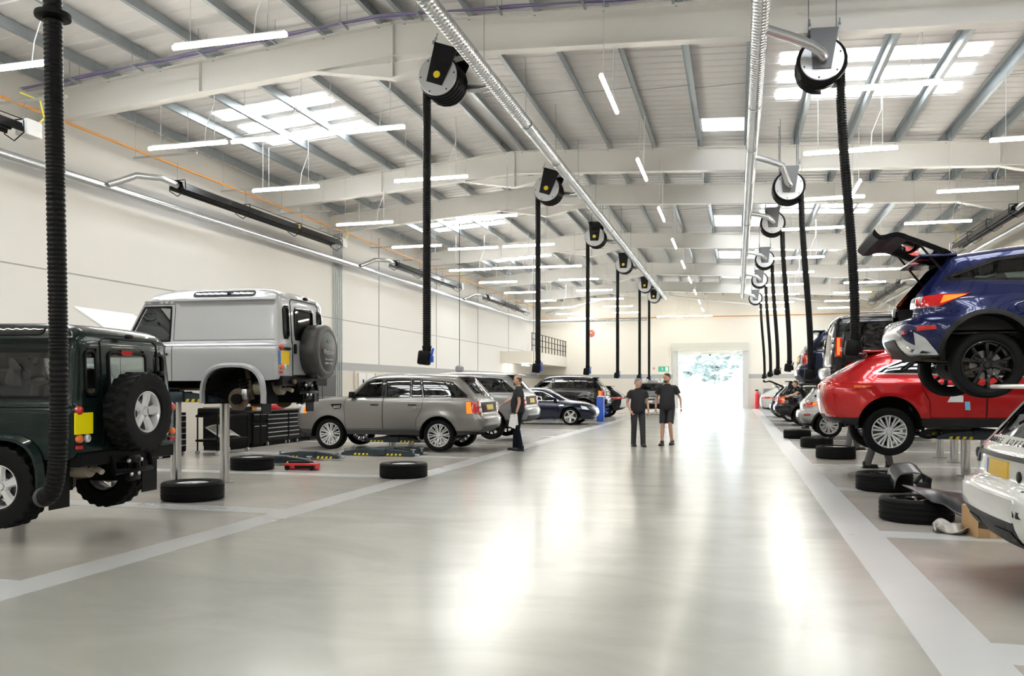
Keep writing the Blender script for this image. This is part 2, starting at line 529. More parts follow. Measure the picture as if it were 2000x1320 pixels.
# roller door in the far wall, rolled up, with steel guides
d = bpy.data.objects.new('door_1', None); COL.objects.link(d); d.location = (0, YB, 0); struct(d)
for s, x in ((-1, DX0), (1, DX1)):
    m = MB(); m.box(min(x, x + s * 0.42), -0.10, 0, max(x, x + s * 0.42), 0.06, 4.55); m.build('guide_rail', mat('door_guide', (0.60, 0.61, 0.60), 0.4, 0.3), d)
m = MB(); m.box(DX0 - 0.42, -0.40, 4.05, DX1 + 0.42, -0.02, 4.62); m.build('roller_housing', mat('door_box', (0.63, 0.625, 0.57), 0.5), d)
for j in range(4):
    m = MB(); m.box(DX0, -0.44, 3.80 + 0.11 * j, DX1, -0.40, 3.895 + 0.11 * j); m.build('slat', mat('door_slat', (0.72, 0.70, 0.62), 0.5), d)
m = MB(); m.box((DX0 + DX1) / 2 - 0.06, -0.46, 3.72, (DX0 + DX1) / 2 + 0.06, -0.42, 3.80); m.build('pull_handle', M_blk, d)
# ---------------------------------------------------------------- vehicles
def spline(pts, n=6):
    """Catmull-Rom through the points; a point given with a third value True is a sharp corner"""
    P = [np.array(p[:2], float) for p in pts]
    sharp = [len(p) > 2 and p[2] for p in pts]
    out = []
    k = len(P)
    for i in range(k - 1):
        p1, p2 = P[i], P[i + 1]
        p0 = P[i - 1] if i > 0 and not sharp[i] else p1 - (p2 - p1)
        p3 = P[i + 2] if i + 2 < k and not sharp[i + 1] else p2 + (p2 - p1)
        L = np.linalg.norm(p2 - p1)
        t1 = (p2 - p0); t1 = t1 / (np.linalg.norm(t1) + 1e-9) * L
        t2 = (p3 - p1); t2 = t2 / (np.linalg.norm(t2) + 1e-9) * L
        m = max(2, min(14, int(L / 0.07)))
        for j in range(m):
            t = j / m
            h = (2 * t**3 - 3 * t**2 + 1) * p1 + (t**3 - 2 * t**2 + t) * t1 + (-2 * t**3 + 3 * t**2) * p2 + (t**3 - t**2) * t2
            out.append(h)
    out.append(P[-1])
    return np.array(out)

def inside(poly, pts):
    poly = np.asarray(poly); x, y = pts[:, 0], pts[:, 1]
    r = np.zeros(len(pts), bool)
    n = len(poly)
    for i in range(n):
        x0, y0 = poly[i]; x1, y1 = poly[(i + 1) % n]
        c = (y0 > y) != (y1 > y)
        if abs(y1 - y0) > 1e-12:
            r ^= c & (x < (x1 - x0) * (y - y0) / (y1 - y0) + x0)
    return r

def densify(poly, step, closed=True):
    out = []
    n = len(poly)
    for i in range(n if closed else n - 1):
        a = np.array(poly[i], float); b = np.array(poly[(i + 1) % n], float)
        k = max(1, int(math.ceil(np.linalg.norm(b - a) / step)))
        for j in range(k):
            out.append(tuple(a + (b - a) * j / k))
    if not closed:
        out.append(tuple(poly[-1]))
    return out

def cdt(loops, pts):
    vs = []; es = []
    for lp, closed in loops:
        b = len(vs); n = len(lp)
        vs += [Vector((float(p[0]), float(p[1]))) for p in lp]
        es += [(b + i, b + (i + 1) % n) for i in range(n if closed else n - 1)]
    vs += [Vector((float(p[0]), float(p[1]))) for p in pts]
    r = geometry.delaunay_2d_cdt(vs, es, [], 0, 1e-5)
    return np.array([(v.x, v.y) for v in r[0]]), np.array([f for f in r[2] if len(f) == 3])

class Shell:
    """a car body skin: side surface y = S(x, z) inside a side silhouette, closed by a strip across"""
    def __init__(s, sp):
        s.sp = sp
        s.prof = spline(sp['prof'])
        s.wb = sp['wb']; s.R = sp['R']; s.ra = sp['ra']; s.zs = sp['sill']
        s.fil = sp.get('fil', 0.10); s.crown = sp.get('crown', 0.03)
        s.axles = (-s.wb / 2, s.wb / 2)
        d = np.gradient(s.prof, axis=0)
        nrm = np.stack([-d[:, 1], d[:, 0]], 1)
        s.pn = nrm / np.linalg.norm(nrm, axis=1)[:, None]
        i = np.argmax(s.prof[:, 1]); s.itop = i
        re = s.prof[:i + 1]; fr = s.prof[i:][::-1]
        zz = np.linspace(s.prof[:, 1].min(), s.prof[i, 1], 240)
        s.zz = zz
        s.xrz = np.array([s._cross(re, z, min) for z in zz]); s.xfz = np.array([s._cross(fr, z, max) for z in zz])
        W = spline(sp['W'])
        s.Wz, s.Wy = W[:, 0], W[:, 1]
        poly = [tuple(p) for p in s.prof]
        zl = s.zs
        bot = []
        for cx in (s.wb / 2, -s.wb / 2):
            sq = sp.get('sq', 2.0)
            a0 = math.asin(max(-0.95, min(0.95, (zl - s.R) / s.ra)))
            for j in range(25):
                a = a0 + (PI - 2 * a0) * j / 24
                c, q = math.cos(a), math.sin(a)
                if q > 0 and sq > 2:
                    e = 2 / sq
                    c = math.copysign(abs(c) ** e, c); q = q ** e
                bot.append((cx + s.ra * c, s.R + s.ra * q))
        s.bot = bot
        s.poly = poly + bot

    @staticmethod
    def _cross(seg, z, f):
        xs = []
        for a, b in zip(seg[:-1], seg[1:]):
            if (a[1] - z) * (b[1] - z) <= 0 and abs(b[1] - a[1]) > 1e-9:
                xs.append(a[0] + (b[0] - a[0]) * (z - a[1]) / (b[1] - a[1]))
        return f(xs) if xs else seg[np.argmin(abs(seg[:, 1] - z))][0]

    def xr(s, z): return np.interp(z, s.zz, s.xrz)
    def xf(s, z): return np.interp(z, s.zz, s.xfz)

    def base(s, x, z):
        sp = s.sp
        Y = np.interp(z, s.Wz, s.Wy)
        zt = np.clip((z - sp['belt']) / 0.35, 0, 1)
        cr = sp.get('cr', 0.10) * (1 - zt) + sp.get('crt', 0.04) * zt
        cf = sp.get('cf', 0.14) * (1 - zt) + sp.get('cft', 0.02) * zt
        lr, lf = sp.get('lr', 0.7), sp.get('lf', 1.0)
        tr = np.clip(1 - (x - s.xr(z)) / lr, 0, 1); tf = np.clip(1 - (s.xf(z) - x) / lf, 0, 1)
        Y = Y - cr * tr ** 2.4 - cf * tf ** 2.4
        fl = sp.get('flare', 0.02)
        for cx in s.axles:
            r = np.hypot(x - cx, (z - s.R))
            Y = Y + fl * np.exp(-(np.maximum(r - s.ra, 0) / 0.11) ** 2) * (z < sp['belt'] + 0.2)
        return Y

    def dist(s, x, z):
        P = np.stack([x, z], 1)
        A = s.prof[:-1]; AB = s.prof[1:] - A; L = (AB * AB).sum(1) + 1e-12
        best = np.empty(len(P)); q = np.empty_like(P)
        for i in range(0, len(P), 400):
            p = P[i:i + 400]
            t = np.einsum('ijk,jk->ij', p[:, None, :] - A[None], AB) / L
            np.clip(t, 0, 1, out=t)
            c = A[None] + t[:, :, None] * AB[None]
            d2 = ((p[:, None, :] - c) ** 2).sum(2)
            k = d2.argmin(1); r = np.arange(len(p))
            best[i:i + 400] = np.sqrt(d2[r, k]); q[i:i + 400] = c[r, k]
        return best, q

    def S(s, x, z, normals=False):
        x = np.atleast_1d(np.asarray(x, float)); z = np.atleast_1d(np.asarray(z, float))
        Y = s.base(x, z)
        d, q = s.dist(x, z)
        R = s.fil
        dd = np.clip(d, 0, R)
        Yo = Y - R + np.sqrt(np.maximum(R * R - (R - dd) ** 2, 0))
        if not normals:
            return Yo
        e = 0.004
        gx = (s.base(x + e, z) - s.base(x - e, z)) / (2 * e); gz = (s.base(x, z + e) - s.base(x, z - e)) / (2 * e)
        dc = np.clip(d, 0.0015, R)
        k = (R - dc) / np.sqrt(np.maximum(R * R - (R - dc) ** 2, 1e-9))
        di = np.maximum(d, 1e-4)
        gx = gx + k * (x - q[:, 0]) / di * (d > 1e-3); gz = gz + k * (z - q[:, 1]) / di * (d > 1e-3)
        n = np.stack([-gx, np.ones_like(gx), -gz], 1)
        # on the silhouette itself use its outward normal
        on = d < 1.2e-3
        if on.any():
            for i in np.where(on)[0]:
                j = np.argmin(np.hypot(s.prof[:, 0] - x[i], s.prof[:, 1] - z[i]))
                n[i] = (s.pn[j, 0], 0.25, s.pn[j, 1])
        n /= np.linalg.norm(n, axis=1)[:, None]
        return Yo, n

    def rear_x(s, y, z, front=False):
        """outermost x of the skin at (y, z) on the tail (or nose)"""
        xs = s.xf(z) if front else s.xr(z)
        sg = -1 if front else 1
        Ys = float(s.S([xs], [z])[0])
        ay = abs(y)
        if ay <= Ys:
            return xs - sg * s.crown * (1 - (y / max(Ys, 1e-6)) ** 2)
        lo, hi = 0.0, 0.9
        xx = xs + sg * np.linspace(lo, hi, 60)
        Yv = s.S(xx, np.full(60, z))
        k = np.argmax(Yv >= ay) if (Yv >= ay).any() else 59
        return float(xx[k])

def mesh_obj(name, V, Fc, m, parent, N=None, smooth=True):
    me = bpy.data.meshes.new(name)
    seen = set(); keep = []
    for f in Fc:
        t = tuple(int(i) for i in f); k = tuple(sorted(t))
        if len(set(t)) == 3 and k not in seen:
            seen.add(k); keep.append(t)
    me.from_pydata([tuple(map(float, v)) for v in V], [], keep)
    me.validate()
    me.update()
    me.materials.append(m)
    if smooth:
        me.shade_smooth()
    if N is not None:
        me.normals_split_custom_set_from_vertices([tuple(map(float, n)) for n in N])
    return link(bpy.data.objects.new(name, me), parent)

def compact(V, Fc, N):
    used = np.unique(Fc)
    mp = -np.ones(len(V), int); mp[used] = np.arange(len(used))
    return V[used], mp[Fc], N[used]

def both_sides(V, Fc, N):
    V2 = V * np.array([1, -1, 1]); N2 = N * np.array([1, -1, 1])
    return np.vstack([V, V2]), np.vstack([Fc, Fc[:, ::-1] + len(V)]), np.vstack([N, N2])

def orient(V, Fc, N):
    a, b, c = V[Fc[:, 0]], V[Fc[:, 1]], V[Fc[:, 2]]
    fn = np.cross(b - a, c - a)
    bad = np.einsum('ij,ij->i', fn, N[Fc[:, 0]]) < 0
    Fc = Fc.copy(); Fc[bad] = Fc[bad][:, ::-1]
    return Fc

def side_patch(sh, name, poly, off, m, parent, side=0, step=0.06, skirt=0.012):
    """a panel lying on the body side; poly in (x, z); side 0 = both"""
    lp = densify(poly, step)
    P = np.array(lp)
    x0, z0 = P.min(0); x1, z1 = P.max(0)
    gx, gz = np.meshgrid(np.arange(x0 + step / 2, x1, step), np.arange(z0 + step / 2, z1, step))
    G = np.stack([gx.ravel(), gz.ravel()], 1)
    if len(G):
        G = G[inside(lp, G)]
    V2, T = cdt([(lp, True)], G)
    T = T[inside(lp, V2[T].mean(1))]
    Y, N = sh.S(V2[:, 0], V2[:, 1], True)
    n = len(V2)
    V = np.stack([V2[:, 0], Y + off, V2[:, 1]], 1)
    T = orient(V, T, N)
    # skirt
    k = len(lp)
    idx = [int(np.argmin(np.hypot(V2[:, 0] - p[0], V2[:, 1] - p[1]))) for p in lp]
    Vs = V[idx] - np.array([0, off + skirt, 0])
    Ns = N[idx]
    F2 = []
    for i in range(k):
        j = (i + 1) % k
        F2 += [(idx[i], idx[j], n + j), (idx[i], n + j, n + i)]
    V = np.vstack([V, Vs]); N = np.vstack([N, Ns]); T = np.vstack([T, np.array(F2)])
    sides = (1, -1) if side == 0 else (side,)
    if side == 0:
        V, T, N = both_sides(V, T, N)
    elif side < 0:
        V = V * np.array([1, -1, 1]); N = N * np.array([1, -1, 1]); T = T[:, ::-1]
    return mesh_obj(name, V, T, m, parent, N)

def end_patch(sh, name, poly, off, m, parent, front=False, step=0.05, depth=0.02):
    """a panel lying on the tail or nose; poly in (y, z)"""
    lp = densify(poly, step)
    P = np.array(lp)
    x0, z0 = P.min(0); x1, z1 = P.max(0)
    gx, gz = np.meshgrid(np.arange(x0 + step / 2, x1, step), np.arange(z0 + step / 2, z1, step))
    G = np.stack([gx.ravel(), gz.ravel()], 1)
    if len(G):
        G = G[inside(lp, G)]
    V2, T = cdt([(lp, True)], G)
    T = T[inside(lp, V2[T].mean(1))]
    sg = 1 if front else -1
    X = np.array([sh.rear_x(float(p[0]), float(p[1]), front) for p in V2])
    n = len(V2)
    V = np.stack([X + sg * off, V2[:, 0], V2[:, 1]], 1)
    idx = [int(np.argmin(np.hypot(V2[:, 0] - p[0], V2[:, 1] - p[1]))) for p in lp]
    Vs = V[idx] - np.array([sg * (off + depth), 0, 0])
    F2 = []
    k = len(lp)
    for i in range(k):
        j = (i + 1) % k
        F2 += [(idx[i], idx[j], n + j), (idx[i], n + j, n + i)]
    V = np.vstack([V, Vs]); T = np.vstack([T, np.array(F2)])
    b = MB(); b.add(V, T)
    return b.build(name, m, parent, True, 35)

def ribbon(sh, name, line, w, off, m, parent, side=0):
    """thin strip along a polyline on the body side"""
    lp = np.array(densify(line, 0.05, False))
    t = np.gradient(lp, axis=0); t /= np.linalg.norm(t, axis=1)[:, None] + 1e-9
    nn = np.stack([-t[:, 1], t[:, 0]], 1) * w / 2
    A = lp + nn; B = lp - nn
    V2 = np.vstack([A, B])
    Y, N = sh.S(V2[:, 0], V2[:, 1], True)
    V = np.stack([V2[:, 0], Y + off, V2[:, 1]], 1)
    n = len(lp)
    T = []
    for i in range(n - 1):
        T += [(i, i + 1, n + i + 1), (i, n + i + 1, n + i)]
    T = orient(V, np.array(T), N)
    if side == 0:
        V, T, N = both_sides(V, T, N)
    elif side < 0:
        V = V * np.array([1, -1, 1]); N = N * np.array([1, -1, 1]); T = T[:, ::-1]
    return mesh_obj(name, V, T, m, parent, N)

# ---- wheels (mesh data shared between cars)
WH = {}
def tyre_mesh(R, w, rr, knob=False):
    key = ('t', R, w, rr, knob)
    if key in WH:
        return WH[key]
    m = MB()
    h = w / 2
    if knob:
        prof = [(rr, -h * .80), (rr + .03, -h * .94), (R - .09, -h), (R - .05, -h), (R - .02, -h * .99), (R, -h * .90), (R, -h * .62), (R, -h * .55), (R, -h * .20), (R, -h * .12), (R, h * .12), (R, h * .20), (R, h * .55), (R, h * .62), (R, h * .90), (R - .02, h * .99), (R - .05, h), (R - .09, h), (rr + .03, h * .94), (rr, h * .80)]
        n = 96
        def rm(i, j):
            if 3 <= i <= 16:
                q = (j + (2 if i < 10 else 0) + (1 if i in (8, 9, 10, 11) else 0)) % 4
                deep = 0.014 if 5 <= i <= 14 else 0.010
                if i in (7, 8, 11, 12) and False:
                    return -deep
                return 0.0 if q < 2 else -deep
            return 0.0
        m.lathe(prof, n, rmod=rm)
    else:
        prof = [(rr, -h * .78), (rr + .02, -h * .94), (R - .06, -h), (R - .025, -h * .97), (R - .005, -h * .84)]
        g = []
        for c in (-.62, -.22, .22, .62):
            g += [(R + 0.0, h * (c - .08)), (R - .009, h * (c - .05)), (R - .009, h * (c + .05)), (R + 0.0, h * (c + .08))]
        prof += g + [(R - .005, h * .84), (R - .025, h * .97), (R - .06, h), (rr + .02, h * .94), (rr, h * .78)]
        def rm2(i, j):
            if i in (3, 4, 21, 22) and j % 2:
                return -0.006
            return 0.0
        m.lathe(prof, 72, rmod=rm2)
    o = m.build('tyre', M_tyre, None, not knob, 30)
    me = o.data
    bpy.data.objects.remove(o)
    WH[key] = me
    return me

def rim_mesh(rr, w, style, m_):
    key = ('r', rr, w, style, m_.name)
    if key in WH:
        return WH[key]
    m = MB()
    h = w / 2 * .80
    m.lathe([(rr + .012, h), (rr + .012, h - .012), (rr - .008, h - .02), (rr - .02, h * .55), (rr - .035, -h * .3), (rr - .02, -h * .8), (rr + .01, -h)], 48)
    m.lathe([(rr + .012, h), (rr - .006, h + .002), (rr - .016, h - .015)], 48)
    f = h - 0.035
    m.lathe([(.001, f + .012), (.034, f + .012), (.040, f), (.075, f - .004), (.085, f - .03), (.06, -h * .2)], 24)
    def spoke(a, w0, w1, r0, r1, y0, y1, sk=0.0):
        c, s_ = math.cos(a), math.sin(a)
        M = Matrix(((c, 0, -s_, 0), (0, 1, 0, 0), (s_, 0, c, 0), (0, 0, 0, 1)))
        vs = []
        for r, ww, y in ((r0, w0, y0), ((r0 + r1) / 2, (w0 + w1) / 2 * .92, (y0 + y1) / 2 + .006), (r1, w1, y1)):
            o_ = sk * (r - r0) / (r1 - r0)
            vs += [(r, y - .03, o_ - ww), (r, y, o_ - ww * .6), (r, y, o_ + ww * .6), (r, y - .03, o_ + ww)]
        fs = []
        for b in (0, 4):
            for q in range(3):
                fs.append((b + q, b + q + 1, b + q + 5, b + q + 4))
            fs.append((b + 3, b, b + 4, b + 7))
        m.add(vs, fs, M)
    if style == 'star5':
        for i in range(5):
            spoke(2 * PI * i / 5 + PI / 2, .040, .050, .06, rr - .004, f, h - .015)
    elif style == 'chunky5':
        for i in range(5):
            spoke(2 * PI * i / 5 + PI / 2 + .2, .038, .062, .05, rr - .004, f + .01, h - .012)
    elif style == 'fan10':
        for i in range(10):
            for d in (-1, 1):
                a = 2 * PI * i / 10 + d * .078
                spoke(a, .014, .021, .065, rr - .004, f, h - .008, d * .012)
    elif style == 'y5':
        for i in range(5):
            a = 2 * PI * i / 5 + PI / 2
            spoke(a - .12, .024, .026, .06, rr - .004, f, h - .012, -.050)
            spoke(a + .12, .024, .026, .06, rr - .004, f, h - .012, .050)
            spoke(a, .045, .020, .05, .15, f, f + .004)
    else:
        for i in range(7):
            for d in (-1, 1):
                spoke(2 * PI * i / 7 + d * .11, .013, .017, .06, rr - .004, f, h - .014, d * .02)
    for i in range(5):
        a = 2 * PI * i / 5 + .3
        m.cyl((.055 * math.cos(a), f - .01, .055 * math.sin(a)), (.055 * math.cos(a), f + .008, .055 * math.sin(a)), .008, 6)
    o = m.build('wheel', m_, None, True, 35, fix=True)
    me = o.data
    bpy.data.objects.remove(o)
    WH[key] = me
    return me

def disc_mesh(r):
    key = ('d', r)
    if key in WH:
        return WH[key]
    m = MB()
    m.lathe([(.05, .012), (.085, .012), (.085, 0), (r, 0), (r, -.025), (.05, -.025)], 36)
    o = m.build('brake_disc', mat('disc_steel', (.16, .15, .15), .4, .6), None, True, 30); me = o.data
    bpy.data.objects.remove(o)
    WH[key] = me
    return me

def put_wheel(parent, loc, side, R, w, rr, style, m_, knob=False, spin=0.0, name='wheel', disc=True):
    """side +1: outer face towards +y"""
    o = bpy.data.objects.new(name, rim_mesh(rr, w, style, m_))
    link(o, parent)
    o.location = loc
    o.rotation_euler = (0, spin, 0 if side > 0 else PI)
    t = bpy.data.objects.new('tyre', tyre_mesh(R, w, rr, knob)); link(t, o)
    if disc:
        d_ = bpy.data.objects.new('brake_disc', disc_mesh(round(rr * .62, 3))); link(d_, o); d_.location = (0, w * .05, 0)
    return o

def build_car(sp, loc, rz, lift, m_paint, label, cat='car', group=None, name='car', opt=None):
    opt = opt or {}
    sh = Shell(sp)
    sh.paint = m_paint
    root = thing(name, label, cat, (loc[0], loc[1], lift), rz, group)
    # ---- side skin, split into body, doors and cladding
    wins = [w for w in sp['wins']]
    doors = sp.get('doors', [])
    loops = [(densify(sh.poly, 0.12), True)]
    for w, _ in wins:
        loops.append((densify(w, 0.08), True))
    for dpoly in doors:
        loops.append((densify(dpoly, 0.08), True))
    gh = sp.get('gh')
    if gh:
        loops.append((densify(gh, 0.08), True))
    clad = sp.get('clad')
    if clad:
        zc = clad['z']
        loops.append((densify([(-3, zc), (3, zc)], 0.12, False), False))
        for cx in sh.axles:
            arc = [(cx + (sh.ra + clad['w']) * math.cos(a), sh.R + (sh.ra + clad['w']) * math.sin(a)) for a in np.linspace(-.3, PI + .3, 30)]
            loops.append((arc, False))
    x0, x1 = sh.prof[:, 0].min(), sh.prof[:, 0].max(); z0, z1 = sh.zs, sh.prof[:, 1].max()
    st = sp.get('step', 0.075)
    gx, gz = np.meshgrid(np.arange(x0 + .02, x1, st), np.arange(z0 + .03, z1, st * .75))
    G = np.stack([gx.ravel(), gz.ravel()], 1)
    ring = []
    for q in (.04, .13, .3, .55, .85):
        ring.append(sh.prof - sh.pn * (sh.fil * q))
    G = np.vstack([G] + ring)
    G = G[inside(sh.poly, G)]
    dd, _ = sh.dist(G[:, 0], G[:, 1]); G = G[dd > .003]
    V2, T = cdt(loops, G)
    cen = V2[T].mean(1)
    T = T[inside(sh.poly, cen)]; cen = V2[T].mean(1)
    lab = np.zeros(len(T), int)
    for i, dpoly in enumerate(doors):
        lab[inside(dpoly, cen)] = 10 + i
    if gh:
        lab[inside(gh, cen)] = 3
    if clad:
        c = cen[:, 1] < clad['z']
        for cx in sh.axles:
            c |= np.hypot(cen[:, 0] - cx, cen[:, 1] - sh.R) < sh.ra + clad['w']
        lab[c] = 2
    for w, _ in wins:
        lab[inside(w, cen)] = 1
    Y, N = sh.S(V2[:, 0], V2[:, 1], True)
    V = np.stack([V2[:, 0], Y, V2[:, 1]], 1)
    T = orient(V, T, N)
    def sub(mask):
        v, f, n = compact(V, T[mask], N)
        return both_sides(v, f, n)
    bV, bF, bN = sub(lab == 0)
    # ---- strip across
    pr = sh.prof; n = len(pr)
    Ys = sh.S(pr[:, 0], pr[:, 1])
    fw = sp.get('fw', 0.86)
    rh = sp.get('rholes', [])
    fs = sorted(set([-1, -.97, -fw, -.55, -.25, 0, .25, .55, fw, .97, 1] + [q for h in rh for q in h[:2]]))
    zr = sp.get('rw'); zf = sp.get('ws')
    rear = np.arange(n) < sh.itop
    tail = opt.get('open_tail')
    SV = np.zeros((n, len(fs), 3)); SN = np.zeros((n, len(fs), 3))
    for j, f in enumerate(fs):
        b = sh.crown * (1 - f * f)
        SV[:, j, 0] = pr[:, 0] + sh.pn[:, 0] * b; SV[:, j, 2] = pr[:, 1] + sh.pn[:, 1] * b
        SV[:, j, 1] = f * Ys
        ny = 2 * sh.crown * f / np.maximum(Ys, .1) + math.copysign(abs(f) ** 12 * .25, f)
        SN[:, j] = np.stack([sh.pn[:, 0], ny, sh.pn[:, 1]], 1)
    SN /= np.linalg.norm(SN, axis=2)[:, :, None]
    nf = len(fs)
    parts = {'body': [], 'trim': [], 'rw': [], 'ws': [], 'tail': []}
    zcl = clad['zr'] if clad else -1
    zclf = clad.get('zf', zcl) if clad else -1
    for i in range(n - 1):
        zm = (pr[i, 1] + pr[i + 1, 1]) / 2
        isr = i < sh.itop
        for j in range(nf - 1):
            fm = (fs[j] + fs[j + 1]) / 2
            q = (i * nf + j, (i + 1) * nf + j, (i + 1) * nf + j + 1, i * nf + j + 1)
            k = 'body'
            if isr and zm < zcl or (not isr and zm < zclf):
                k = 'trim'
            if isr and zr and zr[0] < zm < zr[1] and abs(fm) < fw:
                k = 'rw'
            if isr and any(h[0] < fm < h[1] and h[2] < zm < h[3] for h in rh):
                k = 'rw'
            if not isr and zf and zf[0] < zm < zf[1] and abs(fm) < fw:
                k = 'ws'
            if tail and isr and tail[0] < zm < tail[1] and abs(fm) < .97:
                k = 'tailrw' if k == 'rw' else 'tail'
            parts.setdefault(k, []).append(q)
    SVf = SV.reshape(-1, 3); SNf = SN.reshape(-1, 3)
    def tri(qs):
        return np.array([t for a, b, c, d in qs for t in ((a, b, c), (a, c, d))])
    def strip_part(k):
        t = tri(parts[k]); t = orient(SVf, t, SNf)
        return compact(SVf, t, SNf)
    v, f, nn_ = strip_part('body')
    bF = np.vstack([bF, f + len(bV)]); bV = np.vstack([bV, v]); bN = np.vstack([bN, nn_])
    mesh_obj('body', bV, bF, m_paint, root, bN)
    for i, dpoly in enumerate(doors):
        if (lab == 10 + i).any():
            for sd in (1, -1):
                v, f, nn_ = compact(V, T[lab == 10 + i], N)
                if sd < 0:
                    v = v * np.array([1, -1, 1]); nn_ = nn_ * np.array([1, -1, 1]); f = f[:, ::-1]
                do = mesh_obj('door', v, f, m_paint, root, nn_)
                ribbon(sh, 'door_seam', list(dpoly) + [dpoly[0]], .009, .0012, M_blk, do, sd)
                h = sp.get('handles', [None] * 9)[i]
                if h:
                    yy = float(sh.S([h[0]], [h[1]])[0])
                    b = MB(); b.rbox((h[0], sd * (yy + .022), h[1]), (.20, .022, .030), .008)
                    b.cbox((h[0] - .08, sd * (yy + .008), h[1]), (.03, .03, .022)); b.cbox((h[0] + .08, sd * (yy + .008), h[1]), (.03, .03, .022))
                    b.build('handle', opt.get('handle_mat', m_paint), do, True)
    if gh:
        for sd in (1, -1):
            v, f, nn_ = compact(V, T[lab == 3], N)
            if sd < 0:
                v = v * np.array([1, -1, 1]); nn_ = nn_ * np.array([1, -1, 1]); f = f[:, ::-1]
            mesh_obj('window_pillars', v, f, mat('gloss_black', (.012, .012, .013), .12, coat=.6), root, nn_)
    if clad and (lab == 2).any():
        v, f, nn_ = sub(lab == 2)
        if parts['trim']:
            v2, f2, n2 = strip_part('trim')
            f = np.vstack([f, f2 + len(v)]); v = np.vstack([v, v2]); nn_ = np.vstack([nn_, n2])
        mesh_obj('lower_cladding', v, f, opt.get('clad_mat', M_gry), root, nn_)
    # ---- windows
    for w, kind in wins:
        gm = {'c': M_gls, 'd': M_glsd, 'm': M_glsm, 'b': M_blk}[opt.get('glass', {}).get(kind, kind)]
        for sd in (1, -1):
            wo = side_patch(sh, 'side_window', w, -.004, gm, root, sd, .09, .004)
            ribbon(sh, 'window_surround', list(w) + [w[0]], sp.get('surr', .022), .002, opt.get('surr_mat', M_blk), wo, sd)
    for k, nm, gm in (('rw', 'rear_window', opt.get('rw_mat', M_glsd)), ('ws', 'windscreen', M_gls)):
        if parts.get(k):
            v, f, nn_ = strip_part(k)
            wo = mesh_obj(nm, v - nn_ * .004, f, gm, root, nn_)
    # ---- open tailgate: the tail strip turned up about its hinge
    if tail:
        hx, hz = float(sh.xr(tail[1])), tail[1]
        rot = Matrix.Translation((hx, 0, hz)) @ Matrix.Rotation(math.radians(opt['tail_ang']), 4, 'Y') @ Matrix.Translation((-hx, 0, -hz))
        v, f, nn_ = strip_part('tail')
        inner = v - nn_ * .055
        b = MB(); b.add(v, f, rot)
        tg = b.build('tailgate', m_paint, root, True, 40)
        b = MB(); b.add(inner, f, rot)
        # closing edges
        b.build('tailgate_lining', M_int, tg, True, 40)
        ed = {}
        for t_ in f:
            for a, c in ((0, 1), (1, 2), (2, 0)):
                e = tuple(sorted((int(t_[a]), int(t_[c])))); ed[e] = ed.get(e, 0) + 1
        b = MB()
        for (a, c), cnt in ed.items():
            if cnt == 1:
                b.add([v[a], v[c], inner[c], inner[a]], [(0, 1, 2, 3)], rot)
        b.build('tailgate_edge', M_blk, tg)
        if parts.get('tailrw'):
            v, f, nn_ = strip_part('tailrw')
            b = MB(); b.add(v - nn_ * .02, f, rot); b.build('rear_window', M_gls, tg, True)
        hx2 = float(sh.xr(tail[0] + .45))
        p1 = rot @ Vector((float(sh.xr(tail[0] + .4)) + .04, 0, tail[0] + .4))
        for sd in (-1, 1):
            b = MB(); b.cyl((hx2 + .22, sd * .60, tail[0] + .46), (p1.x, sd * .58, p1.z), .013, 8); b.build('gas_strut', M_blk, root)
        b = MB()
        b.box(hx2 + .9, -.66, .55, hx2 + .95, .66, 1.05); b.box(hx2 - .15, -.66, .60, hx2 + .95, .66, .64)
        b.box(hx2 - .1, .64, .62, hx2 + .9, .66, 1.0); b.box(hx2 - .1, -.66, .62, hx2 + .9, -.64, 1.0)
        b.build('boot_lining', M_int, root)
    # ---- underbody, liners
    b = MB()
    xs = np.linspace(sh.xr(sh.zs + .05) + .06, sh.xf(sh.zs + .05) - .06, 24)
    hw = sh.S(xs, np.full(24, sh.zs + .12)) - .05
    hw = np.where(np.minimum(abs(xs - sh.axles[0]), abs(xs - sh.axles[1])) < sh.ra + .02, .52, hw)
    vs = [(x, -w_, sh.zs + .04) for x, w_ in zip(xs, hw)] + [(x, w_, sh.zs + .04) for x, w_ in zip(xs, hw)]
    b.add(vs, [(i, i + 1, 24 + i + 1, 24 + i) for i in range(23)])
    b.build('underbody', M_under, root)
    for cx in sh.axles:
        for sd in (1, -1):
            yo = float(sh.S([cx], [sh.R + sh.ra + .01])[0]) - .012
            b = MB(); vs = []; k = 20
            a0 = -.15
            ring2 = [(cx + (sh.ra + .004) * math.cos(a0 + (PI - 2 * a0) * j / k), sh.R + (sh.ra + .004) * math.sin(a0 + (PI - 2 * a0) * j / k)) for j in range(k + 1)]
            vs = [(p[0], sd * yo, p[1]) for p in ring2] + [(p[0], sd * (yo - .42), p[1]) for p in ring2]
            fs_ = [(j, j + 1, k + 2 + j, k + 1 + j) for j in range(k)] + [tuple(range(k + 1, 2 * k + 2))]
            b.add(vs, fs_); b.build('wheel_arch_liner', M_under, root)
    b = MB()
    zx = sh.R - opt.get('droop', 0)
    b.cyl((sh.axles[0], -sp['track'] / 2 + .1, zx), (sh.axles[0], sp['track'] / 2 - .1, zx), .045, 10)
    b.rbox((sh.axles[0], .05, zx), (.26, .28, .26), .06)
    b.build('rear_axle', M_rust, root, True)
    b = MB(); b.tube([(sh.axles[1] - .4, .2, sh.zs), (0, .22, sh.zs - .02), (sh.axles[0] - .25, .3, sh.zs + .0), (sh.axles[0] - .75, .45, sh.zs + .05)], .035, 8)
    b.rbox((-.35, .24, sh.zs - .01), (.7, .28, .14), .05)
